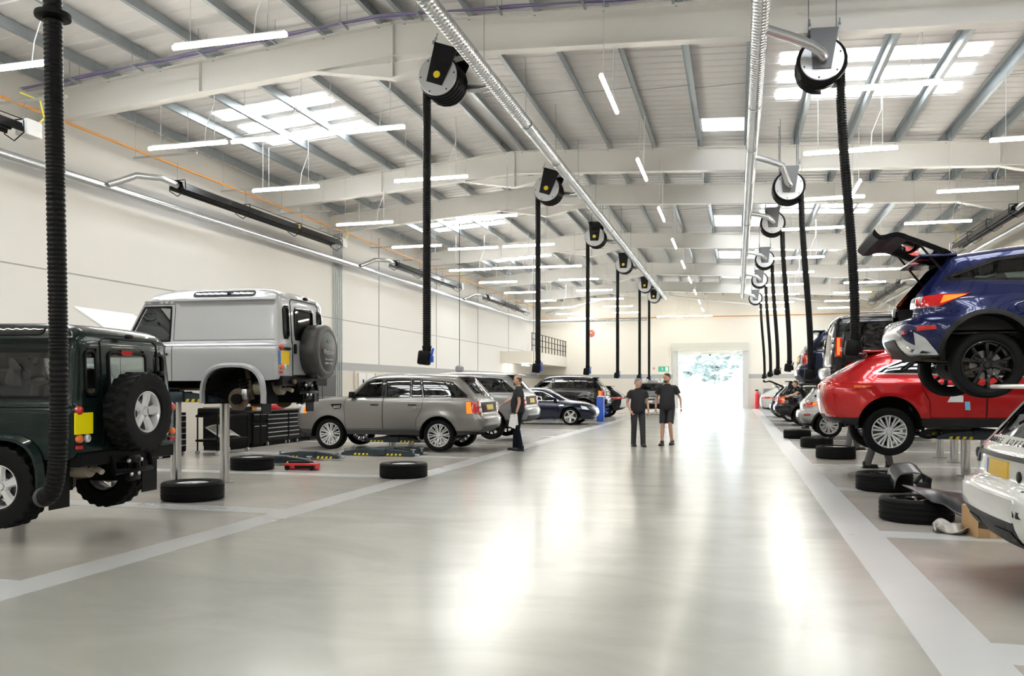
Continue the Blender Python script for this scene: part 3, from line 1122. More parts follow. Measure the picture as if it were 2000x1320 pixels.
    b.build('exhaust', M_rust, root, True)
    # ---- wheels
    if opt.get('wheels', True):
        for cx in sh.axles:
            for sd in (1, -1):
                put_wheel(root, (cx, sd * (sp['track'] / 2), sh.R - opt.get('droop', 0)), sd, sh.R, sp['tw'], sp['rim'], opt.get('rimstyle', 'fan10'), opt.get('rim_mat', M_rim), opt.get('knob', False), random.random() * 6)
    # ---- cabin
    zb = sp['belt']
    cab = opt.get('cabin', M_int)
    sx = sp['seats']
    for x in sx:
        for y in (-.38, .38):
            b = MB()
            b.rbox((x, y, zb - .45), (.5, .48, .16), .05)
            M_ = Matrix.Translation((x - .26, y, zb - .12)) @ Matrix.Rotation(math.radians(-14), 4, 'Y')
            b.rbox((0, 0, 0), (.14, .48, .62), .05, M_)
            b.rbox((-.06, 0, .42), (.10, .26, .18), .04, M_)
            b.build('seat', cab, root, True)
    dx = sp['dash']
    b = MB(); b.rbox((dx, 0, zb - .12), (.40, 1.3, .26), .07)
    b.build('dashboard', M_int, root, True)
    b = MB()
    st_c = Vector((dx - .34, -.38, zb - .08))
    ringp = [st_c + Vector((.07 * math.sin(a), .18 * math.cos(a), .17 * math.sin(a))) for a in np.linspace(0, 2 * PI, 17)]
    b.tube(ringp, .014, 6, False)
    b.cyl(st_c, st_c + Vector((.2, 0, -.1)), .02, 6)
    b.build('steering_wheel', M_int, root, True)
    # ---- mirrors
    for sd in (1, -1):
        mx, mz = sp['mirror']
        y0 = float(sh.S([mx], [mz])[0])
        b = MB(); b.rbox((mx, sd * (y0 + .13), mz + .05), (.11, .20, .15), .035); b.cbox((mx + .01, sd * (y0 + .02), mz), (.06, .08, .04))
        b.build('door_mirror', opt.get('mirror_mat', M_blk), root, True)
    return root, sh

def plate(sh, root, y0, y1, z0, z1, off=.012, m_=None, front=False, band=False):
    p = end_patch(sh, 'number_plate', rrect(y0, z0, y1, z1, .008, 2), off, m_ or M_plate, root, front, .12, .01)
    if band:
        # blue country band at the left edge as seen from behind
        end_patch(sh, 'plate_band', [(y1 - .04, z0 + .004), (y1 - .002, z0 + .004), (y1 - .002, z1 - .004), (y1 - .04, z1 - .004)], off + .002, M_plateb, p, front, .12, .004)
    return p

def disc_on(root, name, x, y, z, r, m_, axis='x', t=.02, n=20):
    b = MB()
    if axis == 'x':
        b.lathe([(.0005, t), (r * .6, t), (r * .92, t * .6), (r, 0), (r, -t)], n, Matrix.Translation((x, y, z)) @ Matrix.Rotation(PI / 2, 4, 'Z'))
    else:
        b.lathe([(.0005, t), (r * .6, t), (r * .92, t * .6), (r, 0), (r, -t)], n, Matrix.Translation((x, y, z)))
    return b.build(name, m_, root, True, 50)
# ---- specifications (x forward, z up, metres from the floor under the tyres)
RRS = dict(wb=2.745, R=.37, ra=.445, sill=.37, track=1.62, tw=.27, rim=.262, belt=1.20,
    prof=[(-2.22, .44), (-2.34, .50), (-2.39, .60), (-2.40, .74), (-2.37, .80, True), (-2.32, .86), (-2.30, 1.00), (-2.27, 1.14), (-2.20, 1.25), (-2.06, 1.40), (-1.86, 1.63), (-1.80, 1.70), (-1.70, 1.735), (-1.2, 1.765), (-.4, 1.785), (.12, 1.775), (.38, 1.735), (.54, 1.65), (.98, 1.30), (1.10, 1.25), (1.6, 1.205), (2.02, 1.15), (2.22, 1.06), (2.31, .90), (2.34, .7), (2.32, .5), (2.20, .38)],
    W=[(.3, .88), (.40, .90), (.52, .94), (.75, .965), (.95, .96), (1.08, .95), (1.14, .94), (1.18, .925), (1.225, .885), (1.5, .795), (1.72, .69), (1.82, .64)],
    wins=[([(.82, 1.245), (.46, 1.56), (.30, 1.635), (.09, 1.65), (.05, 1.245)], 'c'), ([(-.08, 1.245), (-.02, 1.65), (-.62, 1.65), (-.66, 1.25)], 'd'), ([(-.70, 1.25), (-.66, 1.65), (-.86, 1.645), (-.96, 1.255)], 'd'), ([(-1.02, 1.255), (-.91, 1.64), (-1.45, 1.60), (-1.66, 1.46), (-1.78, 1.262)], 'd'), ([(-1.86, 1.265), (-1.73, 1.45), (-1.60, 1.57), (-1.66, 1.575), (-1.98, 1.30), (-1.98, 1.27)], 'd')],
    doors=[[(.93, .50), (.99, 1.05), (.95, 1.22), (.50, 1.60), (.31, 1.68), (.01, 1.695), (.01, .50)], [(-.005, .50), (-.005, 1.695), (-.89, 1.68), (-1.0, 1.25), (-.97, .98), (-.83, .72), (-.83, .50)]],
    handles=[(.20, 1.07), (-.74, 1.07)], mirror=(.78, 1.25), seats=(.05, -.85), dash=.70, rw=(1.29, 1.64), ws=(1.33, 1.69), gh=[(.90, 1.225), (.48, 1.60), (.30, 1.672), (-.4, 1.69), (-.9, 1.675), (-1.50, 1.63), (-1.66, 1.60), (-2.03, 1.30), (-2.04, 1.235)], clad=dict(z=.48, w=.0, zr=.60, zf=.55), fil=.10, cr=.11, cf=.18, flare=.028)
EVQ = dict(wb=2.66, R=.365, ra=.435, sill=.34, track=1.62, tw=.245, rim=.258, belt=1.10,
    prof=[(-1.92, .33), (-2.05, .40), (-2.13, .52), (-2.15, .64), (-2.13, .76, True), (-2.04, .80), (-2.03, .90), (-2.02, .985), (-1.98, 1.06, True), (-1.90, 1.16), (-1.70, 1.40), (-1.64, 1.47), (-1.52, 1.515), (-.9, 1.59), (-.2, 1.625), (.30, 1.61), (.58, 1.55), (1.18, 1.15), (1.28, 1.10), (1.75, 1.03), (2.05, .94), (2.17, .80), (2.20, .62), (2.15, .42), (1.98, .30)],
    W=[(.28, .84), (.36, .87), (.5, .92), (.7, .945), (.88, .945), (.98, .93), (1.04, .91), (1.10, .88), (1.3, .81), (1.55, .68), (1.66, .62)],
    wins=[([(.98, 1.10), (.60, 1.38), (.40, 1.46), (0, 1.49), (0, 1.12)], 'd'), ([(-.09, 1.125), (-.09, 1.49), (-.72, 1.455), (-.82, 1.17)], 'd'), ([(-.90, 1.175), (-.80, 1.45), (-1.20, 1.41), (-1.66, 1.235), (-1.64, 1.205)], 'd')],
    doors=[[(.93, .42), (1.0, .95), (.98, 1.08), (.58, 1.41), (.36, 1.50), (-.045, 1.53), (-.045, .42)], [(-.06, .42), (-.06, 1.53), (-.75, 1.49), (-.87, 1.17), (-.90, .95), (-.80, .75), (-.80, .42)]],
    handles=[(.12, .97), (-.70, 1.0)], mirror=(.86, 1.09), seats=(.05, -.8), dash=.8, rw=(1.11, 1.43), ws=(1.16, 1.56), gh=[(1.03, 1.075), (.60, 1.41), (.38, 1.49), (-.05, 1.52), (-.8, 1.48), (-1.24, 1.435), (-1.74, 1.235), (-1.72, 1.185), (-.85, 1.15)], clad=dict(z=.40, w=.055, zr=.60, zf=.45), fil=.12, cr=.17, cf=.22, flare=.03)
FPC = dict(wb=2.874, R=.375, ra=.455, sill=.36, track=1.63, tw=.255, rim=.254, belt=1.12,
    prof=[(-2.16, .40), (-2.29, .47), (-2.35, .62), (-2.37, .86), (-2.34, 1.02), (-2.29, 1.085, True), (-2.05, 1.24), (-1.64, 1.48), (-1.50, 1.54), (-1.0, 1.61), (-.3, 1.65), (.25, 1.63), (.53, 1.57), (1.18, 1.18), (1.3, 1.12), (1.9, 1.03), (2.2, .90), (2.33, .74), (2.34, .55), (2.28, .40), (2.1, .3)],
    W=[(.3, .86), (.42, .90), (.58, .935), (.8, .955), (.95, .95), (1.05, .93), (1.11, .895), (1.3, .82), (1.55, .69), (1.68, .63)],
    wins=[([(1.0, 1.12), (.58, 1.42), (.38, 1.49), (-.03, 1.52), (-.03, 1.135)], 'm'), ([(-.11, 1.14), (-.11, 1.52), (-.78, 1.485), (-.90, 1.17)], 'm'), ([(-.98, 1.175), (-.86, 1.475), (-1.15, 1.43), (-1.50, 1.28), (-1.66, 1.20), (-1.64, 1.185)], 'd')],
    doors=[[(.98, .50), (1.05, 1.0), (1.0, 1.10), (.56, 1.45), (.35, 1.53), (-.065, 1.56), (-.065, .50)], [(-.08, .50), (-.08, 1.56), (-.82, 1.52), (-.95, 1.15), (-.98, .97), (-.86, .75), (-.86, .50)]],
    handles=[(.10, 1.0), (-.76, 1.02)], mirror=(.88, 1.10), seats=(.05, -.85), dash=.8, rw=(1.13, 1.46), ws=(1.2, 1.58), clad=dict(z=.49, w=.0, zr=.56, zf=.42), fil=.13, cr=.2, cf=.22, flare=.035)
DSC = dict(wb=2.885, R=.375, ra=.45, sill=.40, track=1.62, tw=.26, rim=.25, belt=1.17,
    prof=[(-2.32, .50), (-2.42, .56), (-2.46, .66), (-2.46, .78), (-2.40, .82, True), (-2.385, 1.1), (-2.33, 1.62), (-2.26, 1.79), (-2.14, 1.86), (-1.2, 1.88), (-.80, 1.865), (-.58, 1.81), (.2, 1.79), (.45, 1.73), (.60, 1.62), (1.08, 1.23), (1.2, 1.17), (1.9, 1.10), (2.22, 1.03), (2.33, .88), (2.36, .6), (2.3, .45), (2.15, .36)],
    W=[(.34, .89), (.5, .93), (.9, .95), (1.1, .945), (1.15, .935), (1.19, .91), (1.75, .81), (1.92, .77)],
    wins=[([(.85, 1.2), (.50, 1.53), (.32, 1.64), (-.02, 1.67), (-.02, 1.2)], 'c'), ([(-.1, 1.2), (-.1, 1.67), (-.72, 1.68), (-.80, 1.66), (-.92, 1.2)], 'd'), ([(-1.02, 1.2), (-1.0, 1.73), (-2.02, 1.72), (-2.12, 1.62), (-2.16, 1.2)], 'd')],
    doors=[[(.95, .50), (.98, 1.17), (.52, 1.58), (.33, 1.69), (-.055, 1.72), (-.055, .50)], [(-.07, .50), (-.07, 1.72), (-.85, 1.73), (-.98, 1.19), (-.98, .98), (-.9, .75), (-.9, .50)]],
    handles=[(.1, 1.05), (-.78, 1.05)], mirror=(.82, 1.18), seats=(.05, -.8, -1.6), dash=.75, rw=(1.12, 1.70), ws=(1.26, 1.68), gh=[(.92, 1.19), (.50, 1.57), (.32, 1.665), (-.02, 1.70), (-.85, 1.71), (-1.0, 1.76), (-2.06, 1.75), (-2.16, 1.64), (-2.20, 1.19)], clad=dict(z=.46, w=.0, zr=.81, zf=.55), fil=.07, cr=.05, crt=.03, cf=.16, flare=.02)
XFS = dict(wb=2.96, R=.34, ra=.40, sill=.24, track=1.60, tw=.245, rim=.245, belt=.93,
    prof=[(-2.33, .30), (-2.46, .42), (-2.50, .65), (-2.48, .88), (-2.40, 1.0), (-2.2, 1.05), (-1.9, 1.10), (-1.25, 1.33), (-.8, 1.41), (-.2, 1.455), (.3, 1.42), (.55, 1.35), (1.2, 1.0), (1.32, .96), (1.9, .885), (2.22, .78), (2.38, .62), (2.41, .45), (2.34, .30), (2.2, .22)],
    W=[(.2, .84), (.3, .88), (.5, .925), (.7, .94), (.82, .925), (.90, .90), (.96, .86), (1.2, .76), (1.42, .62), (1.5, .58)],
    wins=[([(1.0, .96), (.55, 1.22), (.3, 1.32), (-.05, 1.35), (-.05, .97)], 'm'), ([(-.12, .97), (-.12, 1.35), (-.8, 1.32), (-1.0, 1.02)], 'd'), ([(-1.06, 1.025), (-.88, 1.31), (-1.2, 1.25), (-1.55, 1.1), (-1.5, 1.05)], 'd')],
    doors=[[(.98, .32), (1.05, .85), (1.0, .95), (.52, 1.26), (.28, 1.36), (-.08, 1.39), (-.08, .32)], [(-.095, .32), (-.095, 1.39), (-.85, 1.36), (-1.02, 1.0), (-1.02, .85), (-.92, .62), (-.92, .32)]],
    handles=[(.1, .83), (-.8, .86)], mirror=(.88, .95), seats=(0, -.85), dash=.8, rw=(1.13, 1.38), ws=(1.02, 1.38), clad=dict(z=.28, w=.0, zr=.38, zf=.33), fil=.12, cr=.2, cf=.26, flare=.02)

def defender_spec(wb, van, oh=.78):
    a = wb / 2
    xr = -(a + oh); xw = a - .58
    sp = dict(wb=wb, R=.40, ra=.455, sq=2.9, sill=.60, track=1.50, tw=.25, rim=.208, belt=1.18,
        prof=[(xr + .02, .68), (xr, .72), (xr, 1.0), (xr, 1.17), (xr + .012, 1.22), (xr + .015, 1.28), (xr + .035, 1.70), (xr + .04, 1.76), (xr + .06, 1.845), (xr + .12, 1.915), (xr + .24, 1.955), (xr + .6, 1.975), (-.2, 1.98), (xw - .62, 1.955), (xw - .42, 1.90), (xw - .30, 1.815, True), (xw, 1.25), (xw + .03, 1.215, True), (xw + .2, 1.205), (a + .36, 1.14), (a + .44, 1.08), (a + .46, .9), (a + .46, .66), (a + .44, .60)],
        W=[(.5, .835), (1.06, .84), (1.12, .838), (1.15, .825), (1.175, .802), (1.20, .795), (1.77, .738), (1.785, .752), (1.82, .752), (1.835, .725), (1.90, .68), (1.95, .635), (2.0, .60)],
        fil=.04, crown=.012, cr=.015, crt=.015, lr=.2, cf=.04, lf=.5, flare=.0, fw=.86, step=.09,
        seats=(xw - .75,), dash=xw - .22, mirror=(xw - .08, 1.22), ws=(1.28, 1.77), surr=.03,
        rholes=[(-.42, .40, 1.25, 1.73), (.66, .86, 1.25, 1.73), (-.86, -.68, 1.25, 1.73)])
    w0 = [(xw - .06, 1.23), (xw - .32, 1.72), (xw - .76, 1.72), (xw - .76, 1.23)]
    sp['wins'] = [(w0, 'c')]
    d0 = [(xw + .0, .64), (xw - .0, 1.20), (xw - .30, 1.76), (xw - .82, 1.76), (xw - .82, .64)]
    sp['doors'] = [d0]
    sp['handles'] = [(xw - .66, 1.04)]
    if not van:
        x1 = xw - .90
        sp['seats'] = (xw - .75, xw - 1.6)
        sp['wins'] += [(rrect(x1 - .72, 1.25, x1, 1.70, .05), 'c'), (rrect(xr + .16, 1.25, x1 - .86, 1.70, .06), 'c')]
        sp['doors'].append([(x1 + .06, .64), (x1 + .06, 1.76), (x1 - .79, 1.76), (x1 - .79, 1.05), (x1 - .60, .98), (x1 - .50, .64)])
        sp['handles'].append((x1 - .1, 1.04))
    return sp, xr, xw

# ---- lamps and trims
def rrs_tail(sh, root, lit=True, pl=True):
    amb = M_ambg if lit else M_orl
    hs = end_patch(sh, 'tail_lamp', rrect(-.86, .88, -.60, 1.14, .03), .012, M_redl, root)
    for sd in (1, -1):
        y = sd
        if sd > 0:
            hs = end_patch(sh, 'tail_lamp', rrect(.60, .88, .86, 1.14, .03), .012, M_redl, root)
        b = side_patch(sh, 'tail_lamp', [(-2.17, .88), (-2.06, .88), (-2.04, 1.14), (-2.14, 1.14)], .012, amb, root, sd)
        side_patch(sh, 'lamp_lens', [(-2.26, .88), (-2.17, .88), (-2.14, 1.14), (-2.23, 1.14)], .010, M_redl, b, sd)
        for z in (.95, 1.07):
            yy = .71 * sd
            disc_on(root, 'reversing_lamp', sh.rear_x(yy, z) - .012, yy, z, .055, M_clr, 'x', .015)
        side_patch(sh, 'side_vent', [(1.06, .98), (1.24, .96), (1.34, 1.08), (1.05, 1.09)], .006, M_blk, root, sd)
        for q in (.0, .035):
            side_patch(sh, 'vent_slat', [(1.08, 1.00 + q), (1.25, .985 + q), (1.26, .997 + q), (1.08, 1.012 + q)], .014, M_alum, root, sd)
        # headlamp with amber corner
        h = side_patch(sh, 'head_lamp', [(2.0, .86), (2.20, .84), (2.17, 1.05), (1.94, 1.07)], .008, M_clr, root, sd)
        side_patch(sh, 'indicator', [(2.0, .86), (2.09, .86), (2.05, 1.06), (1.95, 1.06)], .012, amb, h, sd)
    # garnish bar and wiper
    end_patch(sh, 'tailgate_garnish', rrect(-.56, .90, .56, 1.13, .02), .010, M_blk, root)
    if pl:
        plate(sh, root, -.26, .26, .95, 1.07, .016)
    b = MB(); b.rbox((-1.88, 0, 1.725), (.30, 1.18, .045), .02); b.build('roof_spoiler', sh.paint, root, True)
    b = MB(); b.tube([(sh.rear_x(0, 1.32) - .02, .0, 1.32), (sh.rear_x(.3, 1.38) - .025, .32, 1.38)], .012, 6); b.build('rear_wiper', M_blk, root)
    end_patch(sh, 'bumper_seam', [(-.86, .81), (.86, .81), (.86, .82), (-.86, .82)], .003, M_blk, root)
    end_patch(sh, 'grille', rrect(-.5, .72, .5, .98, .03), .008, M_blk, root, True)

def evq_tail(sh, root, lit=False, lamp=None):
    M_redl = lamp or MATS['lamp_red']
    M_orl = lamp or MATS['lamp_amber']
    for sd in (1, -1):
        l = side_patch(sh, 'tail_lamp', [(-1.99, .90), (-1.80, .90), (-1.66, .97), (-1.50, 1.035), (-1.80, 1.035), (-1.95, 1.02)], .012, M_redl, root, sd)
        side_patch(sh, 'lamp_lens', [(-1.80, .93), (-1.70, .965), (-1.54, 1.022), (-1.76, 1.022)], .015, M_ambg if lit else M_orl, l, sd)
        e = end_patch(sh, 'tail_lamp', rrect(min(sd * .88, sd * .56), .89, max(sd * .88, sd * .56), 1.02, .03), .012, M_clr if lit else M_redl, root)
        disc_on(root, 'lamp_ring', sh.rear_x(sd * .74, .955) - .015, sd * .74, .955, .045, M_redl, 'x', .015)
        side_patch(sh, 'reflector', [(-2.03, .63), (-1.84, .645), (-1.85, .69), (-2.03, .685)], .008, M_redl, root, sd)
        end_patch(sh, 'bumper_reflector', rrect(min(sd * .80, sd * .62), .60, max(sd * .80, sd * .62), .645, .01), .008, M_redl, root)
        side_patch(sh, 'head_lamp', [(1.85, .84), (2.08, .80), (2.02, .93), (1.82, .95)], .008, M_clr, root, sd)
        side_patch(sh, 'fuel_flap', rrect(-1.47, .88, -1.29, 1.0, .06), .002, sh.paint, root, sd) if sd < 0 else None
    b = MB(); b.rbox((-1.76, 0, 1.505), (.40, 1.22, .035), .015); b.build('roof_spoiler', sh.paint, root, True)
    end_patch(sh, 'bumper_seam', [(-.88, .775), (.88, .775), (.88, .783), (-.88, .783)], .003, M_blk, root)
    end_patch(sh, 'grille', rrect(-.5, .72, .5, .88, .03), .008, M_blk, root, True)

def fpc_tail(sh, root):
    for sd in (1, -1):
        l = side_patch(sh, 'tail_lamp', [(-2.22, .93), (-2.05, .93), (-1.62, .985), (-1.64, 1.0), (-2.05, 1.02), (-2.22, 1.02)], .012, M_redl, root, sd)
        side_patch(sh, 'lamp_lens', [(-1.95, .955), (-1.70, .985), (-1.72, .995), (-1.95, 1.005)], .016, M_orl, l, sd)
        end_patch(sh, 'tail_lamp', rrect(min(sd * .84, sd * .36), .93, max(sd * .84, sd * .36), 1.02, .03), .012, M_redl, root)
        end_patch(sh, 'bumper_reflector', rrect(min(sd * .78, sd * .50), .50, max(sd * .78, sd * .50), .545, .015), .012, M_redl, root)
        side_patch(sh, 'head_lamp', [(1.95, .78), (2.2, .74), (2.12, .88), (1.9, .92)], .008, M_clr, root, sd)
    plate(sh, root, -.26, .26, .78, .89, .012, M_white)
    b = MB(); b.rbox((-1.62, 0, 1.545), (.34, 1.20, .035), .015); b.build('roof_spoiler', sh.paint, root, True)
    end_patch(sh, 'grille', rrect(-.45, .55, .45, .85, .03), .008, M_blk, root, True)

P_grey = paint('paint_bronze_grey', (0.205, 0.198, 0.19), 0.45, .30)
P_grey2 = paint('paint_grey', (0.25, 0.255, 0.26), 0.55, .30)
P_silver = paint('paint_silver', (0.46, 0.47, 0.485), 0.25, .36)
P_green = paint('paint_dark_green', (0.004, 0.014, 0.013), 0.10, .25, .40)
P_blue = paint('paint_navy', (0.007, 0.012, 0.070), 0.40, .25)
P_dblue = paint('paint_midnight', (0.006, 0.012, 0.035), 0.30, .25)
P_red = paint('paint_red', (0.50, 0.010, 0.012), 0.30, .25)
P_black = paint('paint_black', (0.006, 0.006, 0.007), 0.10, .22, .55)
P_white = paint('paint_white', (0.66, 0.66, 0.63), 0.05, .35)
P_lgrey = paint('paint_light_grey', (0.42, 0.425, 0.42), 0.45, .30)

# ---- left row (noses to the left wall)
# grey sports utility in the foreground bay, indicators on
car, sh = build_car(RRS, (-7.99, 19.12), PI, .02, P_grey, 'bronze grey SUV with amber lamps lit beside the man with papers', opt=dict(rimstyle='fan10', surr_mat=M_blk, cabin=M_intl, clad_mat=mat('sill_dark', (.045, .045, .047), .5), handle_mat=M_gry))
rrs_tail(sh, car)
car, sh = build_car(RRS, (-7.92, 23.1), PI, .12, P_grey2, 'grey SUV with black wheels behind the man holding papers', opt=dict(droop=.06, rimstyle='y5', rim_mat=M_rimblk))
rrs_tail(sh, car, False)
car, sh = build_car(XFS, (-7.84, 33.6), 0, .0, P_dblue, 'dark blue saloon car with five spoke wheels pointing at the aisle', opt=dict(rimstyle='star5', surr_mat=M_chrome))
for sd in (1, -1):
    side_patch(sh, 'head_lamp', [(1.95, .64), (2.22, .60), (2.10, .73), (1.88, .78)], .008, M_clr, car, sd)
    side_patch(sh, 'side_vent', [(1.02, .74), (1.20, .76), (1.22, .80), (1.04, .79)], .006, M_chrome, car, sd)
end_patch(sh, 'grille', rrect(-.38, .42, .38, .68, .08), .010, M_alum, car, True)
end_patch(sh, 'number_plate', rrect(-.26, .33, .26, .42, .01), .012, M_white, car, True)
car, sh = build_car(RRS, (-7.95, 37.8), PI, .20, P_black, 'glossy black SUV with an orange tail lamp behind the blue saloon', opt=dict(rimstyle='y5', rim_mat=M_rimblk))
rrs_tail(sh, car)
car, sh = build_car(FPC, (-7.75, 42.0), PI, .0, P_black, 'small black car with red tail lamps at the far left end', opt=dict(rimstyle='star5', rim_mat=M_blue))
fpc_tail(sh, car)
end_patch(sh, 'protective_cover', rrect(-.80, .50, .80, .92, .06), .016, M_white, car)
car, sh = build_car(DSC, (-4.6, 47.5), -PI / 2, .0, P_grey2, 'grey green off-roader facing the camera between the two walking men', opt=dict(rimstyle='star5'))
for sd in (1, -1):
    end_patch(sh, 'head_lamp', rrect(min(sd * .86, sd * .56), .88, max(sd * .86, sd * .56), 1.04, .02), .01, M_clr, car, True)
for j in range(3):
    end_patch(sh, 'grille_bar', rrect(-.52, .82 + .085 * j, .52, .87 + .085 * j, .01), .012, M_blk if j % 2 == 0 else M_galvl, car, True)
end_patch(sh, 'number_plate', rrect(-.28, .68, .28, .79, .01), .016, M_white, car, True)
end_patch(sh, 'bumper_grille', rrect(-.80, .44, .80, .62, .02), .010, M_blk, car, True)
for x in (-.5, -.2, .2, .5):
    b = MB(); b.cyl((.42, x, 1.90), (.50, x, 1.90), .07, 12); b.cyl((.44, x, 1.78), (.44, x, 1.86), .02, 6); b.build('roof_lamp', M_clr, car, True)

# ---- right row (noses to the right wall)
car, sh = build_car(EVQ, (3.98, 7.12), 0, .0, P_white, 'white SUV with blank yellow plate at the right edge', opt=dict(rimstyle='y5', clad_mat=M_gry, rw_mat=M_glsd))
evq_tail(sh, car, False, M_gry)
plate(sh, car, -.24, .26, .83, .95, .012, mat('plate_ochre', (.72, .45, .02), .4), band=True)
end_patch(sh, 'tailgate_handle', rrect(-.62, .965, .62, 1.0, .01), .010, M_blk, car)
disc_on(car, 'badge', sh.rear_x(-.45, .86) - .004, -.45, .86, .042, M_gry, 'x', .012)
for j, ch in enumerate('RANGE ROVER'):
    yy = .47 - j * .082
    if ch != ' ':
        xx = sh.rear_x(yy, 1.085)
        Mx = Matrix.Translation((xx - .006, yy, 1.085)) @ Matrix.Rotation(-PI / 2 + .0, 4, 'Z') @ Matrix.Rotation(math.radians(50), 4, 'X')
        text_obj('lettering', ch, .072, M_blk, car, Mx, .003, sx=1.15)
end_patch(sh, 'bumper_panel', rrect(-.66, .56, .74, .72, .03), .010, P_white, car)
for y0, y1 in ((.16, .60), (-.60, -.16)):
    end_patch(sh, 'diffuser_fin', [(y0, .36), (y1, .36), (y1 - .06, .48), (y0 + .06, .48)], .012, M_blk, car)
WHITE_EVOQUE = car

car, sh = build_car(EVQ, (3.98, 11.1), 0, 1.50, P_blue, 'navy blue SUV raised on a lift with tailgate open', opt=dict(rimstyle='y5', rim_mat=M_rimblk, clad_mat=M_gry, surr_mat=M_blk, glass={'d': 'm'}, droop=.12, open_tail=(.76, 1.50), tail_ang=74))
evq_tail(sh, car, True)
end_patch(sh, 'bumper_skid_plate', [(-.78, .36), (.78, .36), (.80, .44), (.62, .60), (.40, .66), (-.40, .66), (-.62, .60), (-.80, .44)], .014, M_alum, car)
end_patch(sh, 'bumper_insert', rrect(-.36, .38, .36, .56, .03), .022, M_blk, car)
for sd in (1, -1):
    end_patch(sh, 'exhaust_trim', rrect(min(sd * .66, sd * .46), .40, max(sd * .66, sd * .46), .48, .02), .022, M_chrome, car)
    side_patch(sh, 'skid_side', [(-2.02, .40), (-1.86, .36), (-1.80, .36), (-1.95, .55), (-2.06, .62)], .012, M_alum, car, sd)
BLUE_EVOQUE = car

car, sh = build_car(FPC, (3.74, 15.1), 0, .53, P_red, 'bright red SUV with silver wheels raised on a lift', opt=dict(rimstyle='fan10', surr_mat=M_chrome, clad_mat=M_gry, droop=.10))
fpc_tail(sh, car)
disc_on(car, 'badge', sh.rear_x(0, .97) - .006, 0, .97, .05, M_redl, 'x', .012)
s_ = side_patch(sh, 'paper_label', [(-.62, .74), (-.40, .74), (-.40, .84), (-.56, .86)], .006, M_paper, car, -1)
side_patch(sh, 'blue_tape', [(-.37, .62), (-.30, .62), (-.31, .75), (-.38, .75)], .006, mat('tape_blue', (.22, .55, .85), .5), car, -1)

car, sh = build_car(DSC, (4.26, 19.1), 0, 1.1, P_black, 'black boxy off-roader raised high behind the red SUV', opt=dict(rimstyle='star5'))
for sd in (1, -1):
    l = side_patch(sh, 'tail_lamp', [(-2.33, 1.02), (-2.20, 1.02), (-2.19, 1.42), (-2.30, 1.42)], .012, M_redl, car, sd)
    side_patch(sh, 'lamp_lens', [(-2.29, 1.05), (-2.24, 1.05), (-2.23, 1.40), (-2.28, 1.40)], .018, M_ambg, l, sd)
    for z in (1.10, 1.23, 1.36):
        disc_on(car, 'reversing_lamp', sh.rear_x(sd * .80, z) - .006, sd * .80, z, .055, M_clr, 'x', .016)
    b = MB(); b.tube([(-2.0, sd * .74, 1.90), (-1.9, sd * .74, 1.925), (-.9, sd * .74, 1.925), (-.8, sd * .74, 1.89)], .018, 6); b.build('roof_rail', M_alum, car)
end_patch(sh, 'tailgate_panel', [(-.66, .86), (.66, .86), (.66, 1.02), (.20, 1.06), (-.66, 1.02)], .006, P_lgrey, car)
end_patch(sh, 'bumper', rrect(-.90, .54, .90, .80, .05), .035, P_lgrey, car)

car, sh = build_car(RRS, (3.9, 23.1), 0, 1.2, P_dblue, 'dark SUV raised high with an amber tail lamp behind the boxy off-roader', opt=dict(rimstyle='y5', rim_mat=M_rimblk))
rrs_tail(sh, car)
car, sh = build_car(EVQ, (3.95, 27.1), 0, .02, P_lgrey, 'light grey SUV half hidden by the red SUV', opt=dict(rimstyle='fan10', clad_mat=M_gry))
evq_tail(sh, car, True)
car, sh = build_car(RRS, (3.85, 35.1), 0, .0, P_black, 'black SUV on the floor, nearest of the far right row', opt=dict(rimstyle='y5', rim_mat=M_rimblk))
rrs_tail(sh, car, False, False)
car, sh = build_car(EVQ, (3.6, 39.1), 0, .0, P_black, 'black SUV with its tailgate raised in the far right row', opt=dict(rimstyle='fan10', open_tail=(.76, 1.50), tail_ang=74))
evq_tail(sh, car)
car, sh = build_car(FPC, (3.55, 44.5), 0, .0, P_white, 'white car with chequered blue patches at the far right', opt=dict(rimstyle='star5'))
fpc_tail(sh, car)
for j in range(6):
    for i in range(2):
        if (i + j) % 2:
            side_patch(sh, 'chequer_patch', [(-1.75 + .42 * j, .62 + .16 * i), (-1.33 + .42 * j, .62 + .16 * i), (-1.33 + .42 * j, .78 + .16 * i), (-1.75 + .42 * j, .78 + .16 * i)] if not (0 <= j <= 1) else [(-1.75 + .42 * j, .86), (-1.33 + .42 * j, .86), (-1.33 + .42 * j, .92), (-1.75 + .42 * j, .92)], .004, M_blue, car, -1)

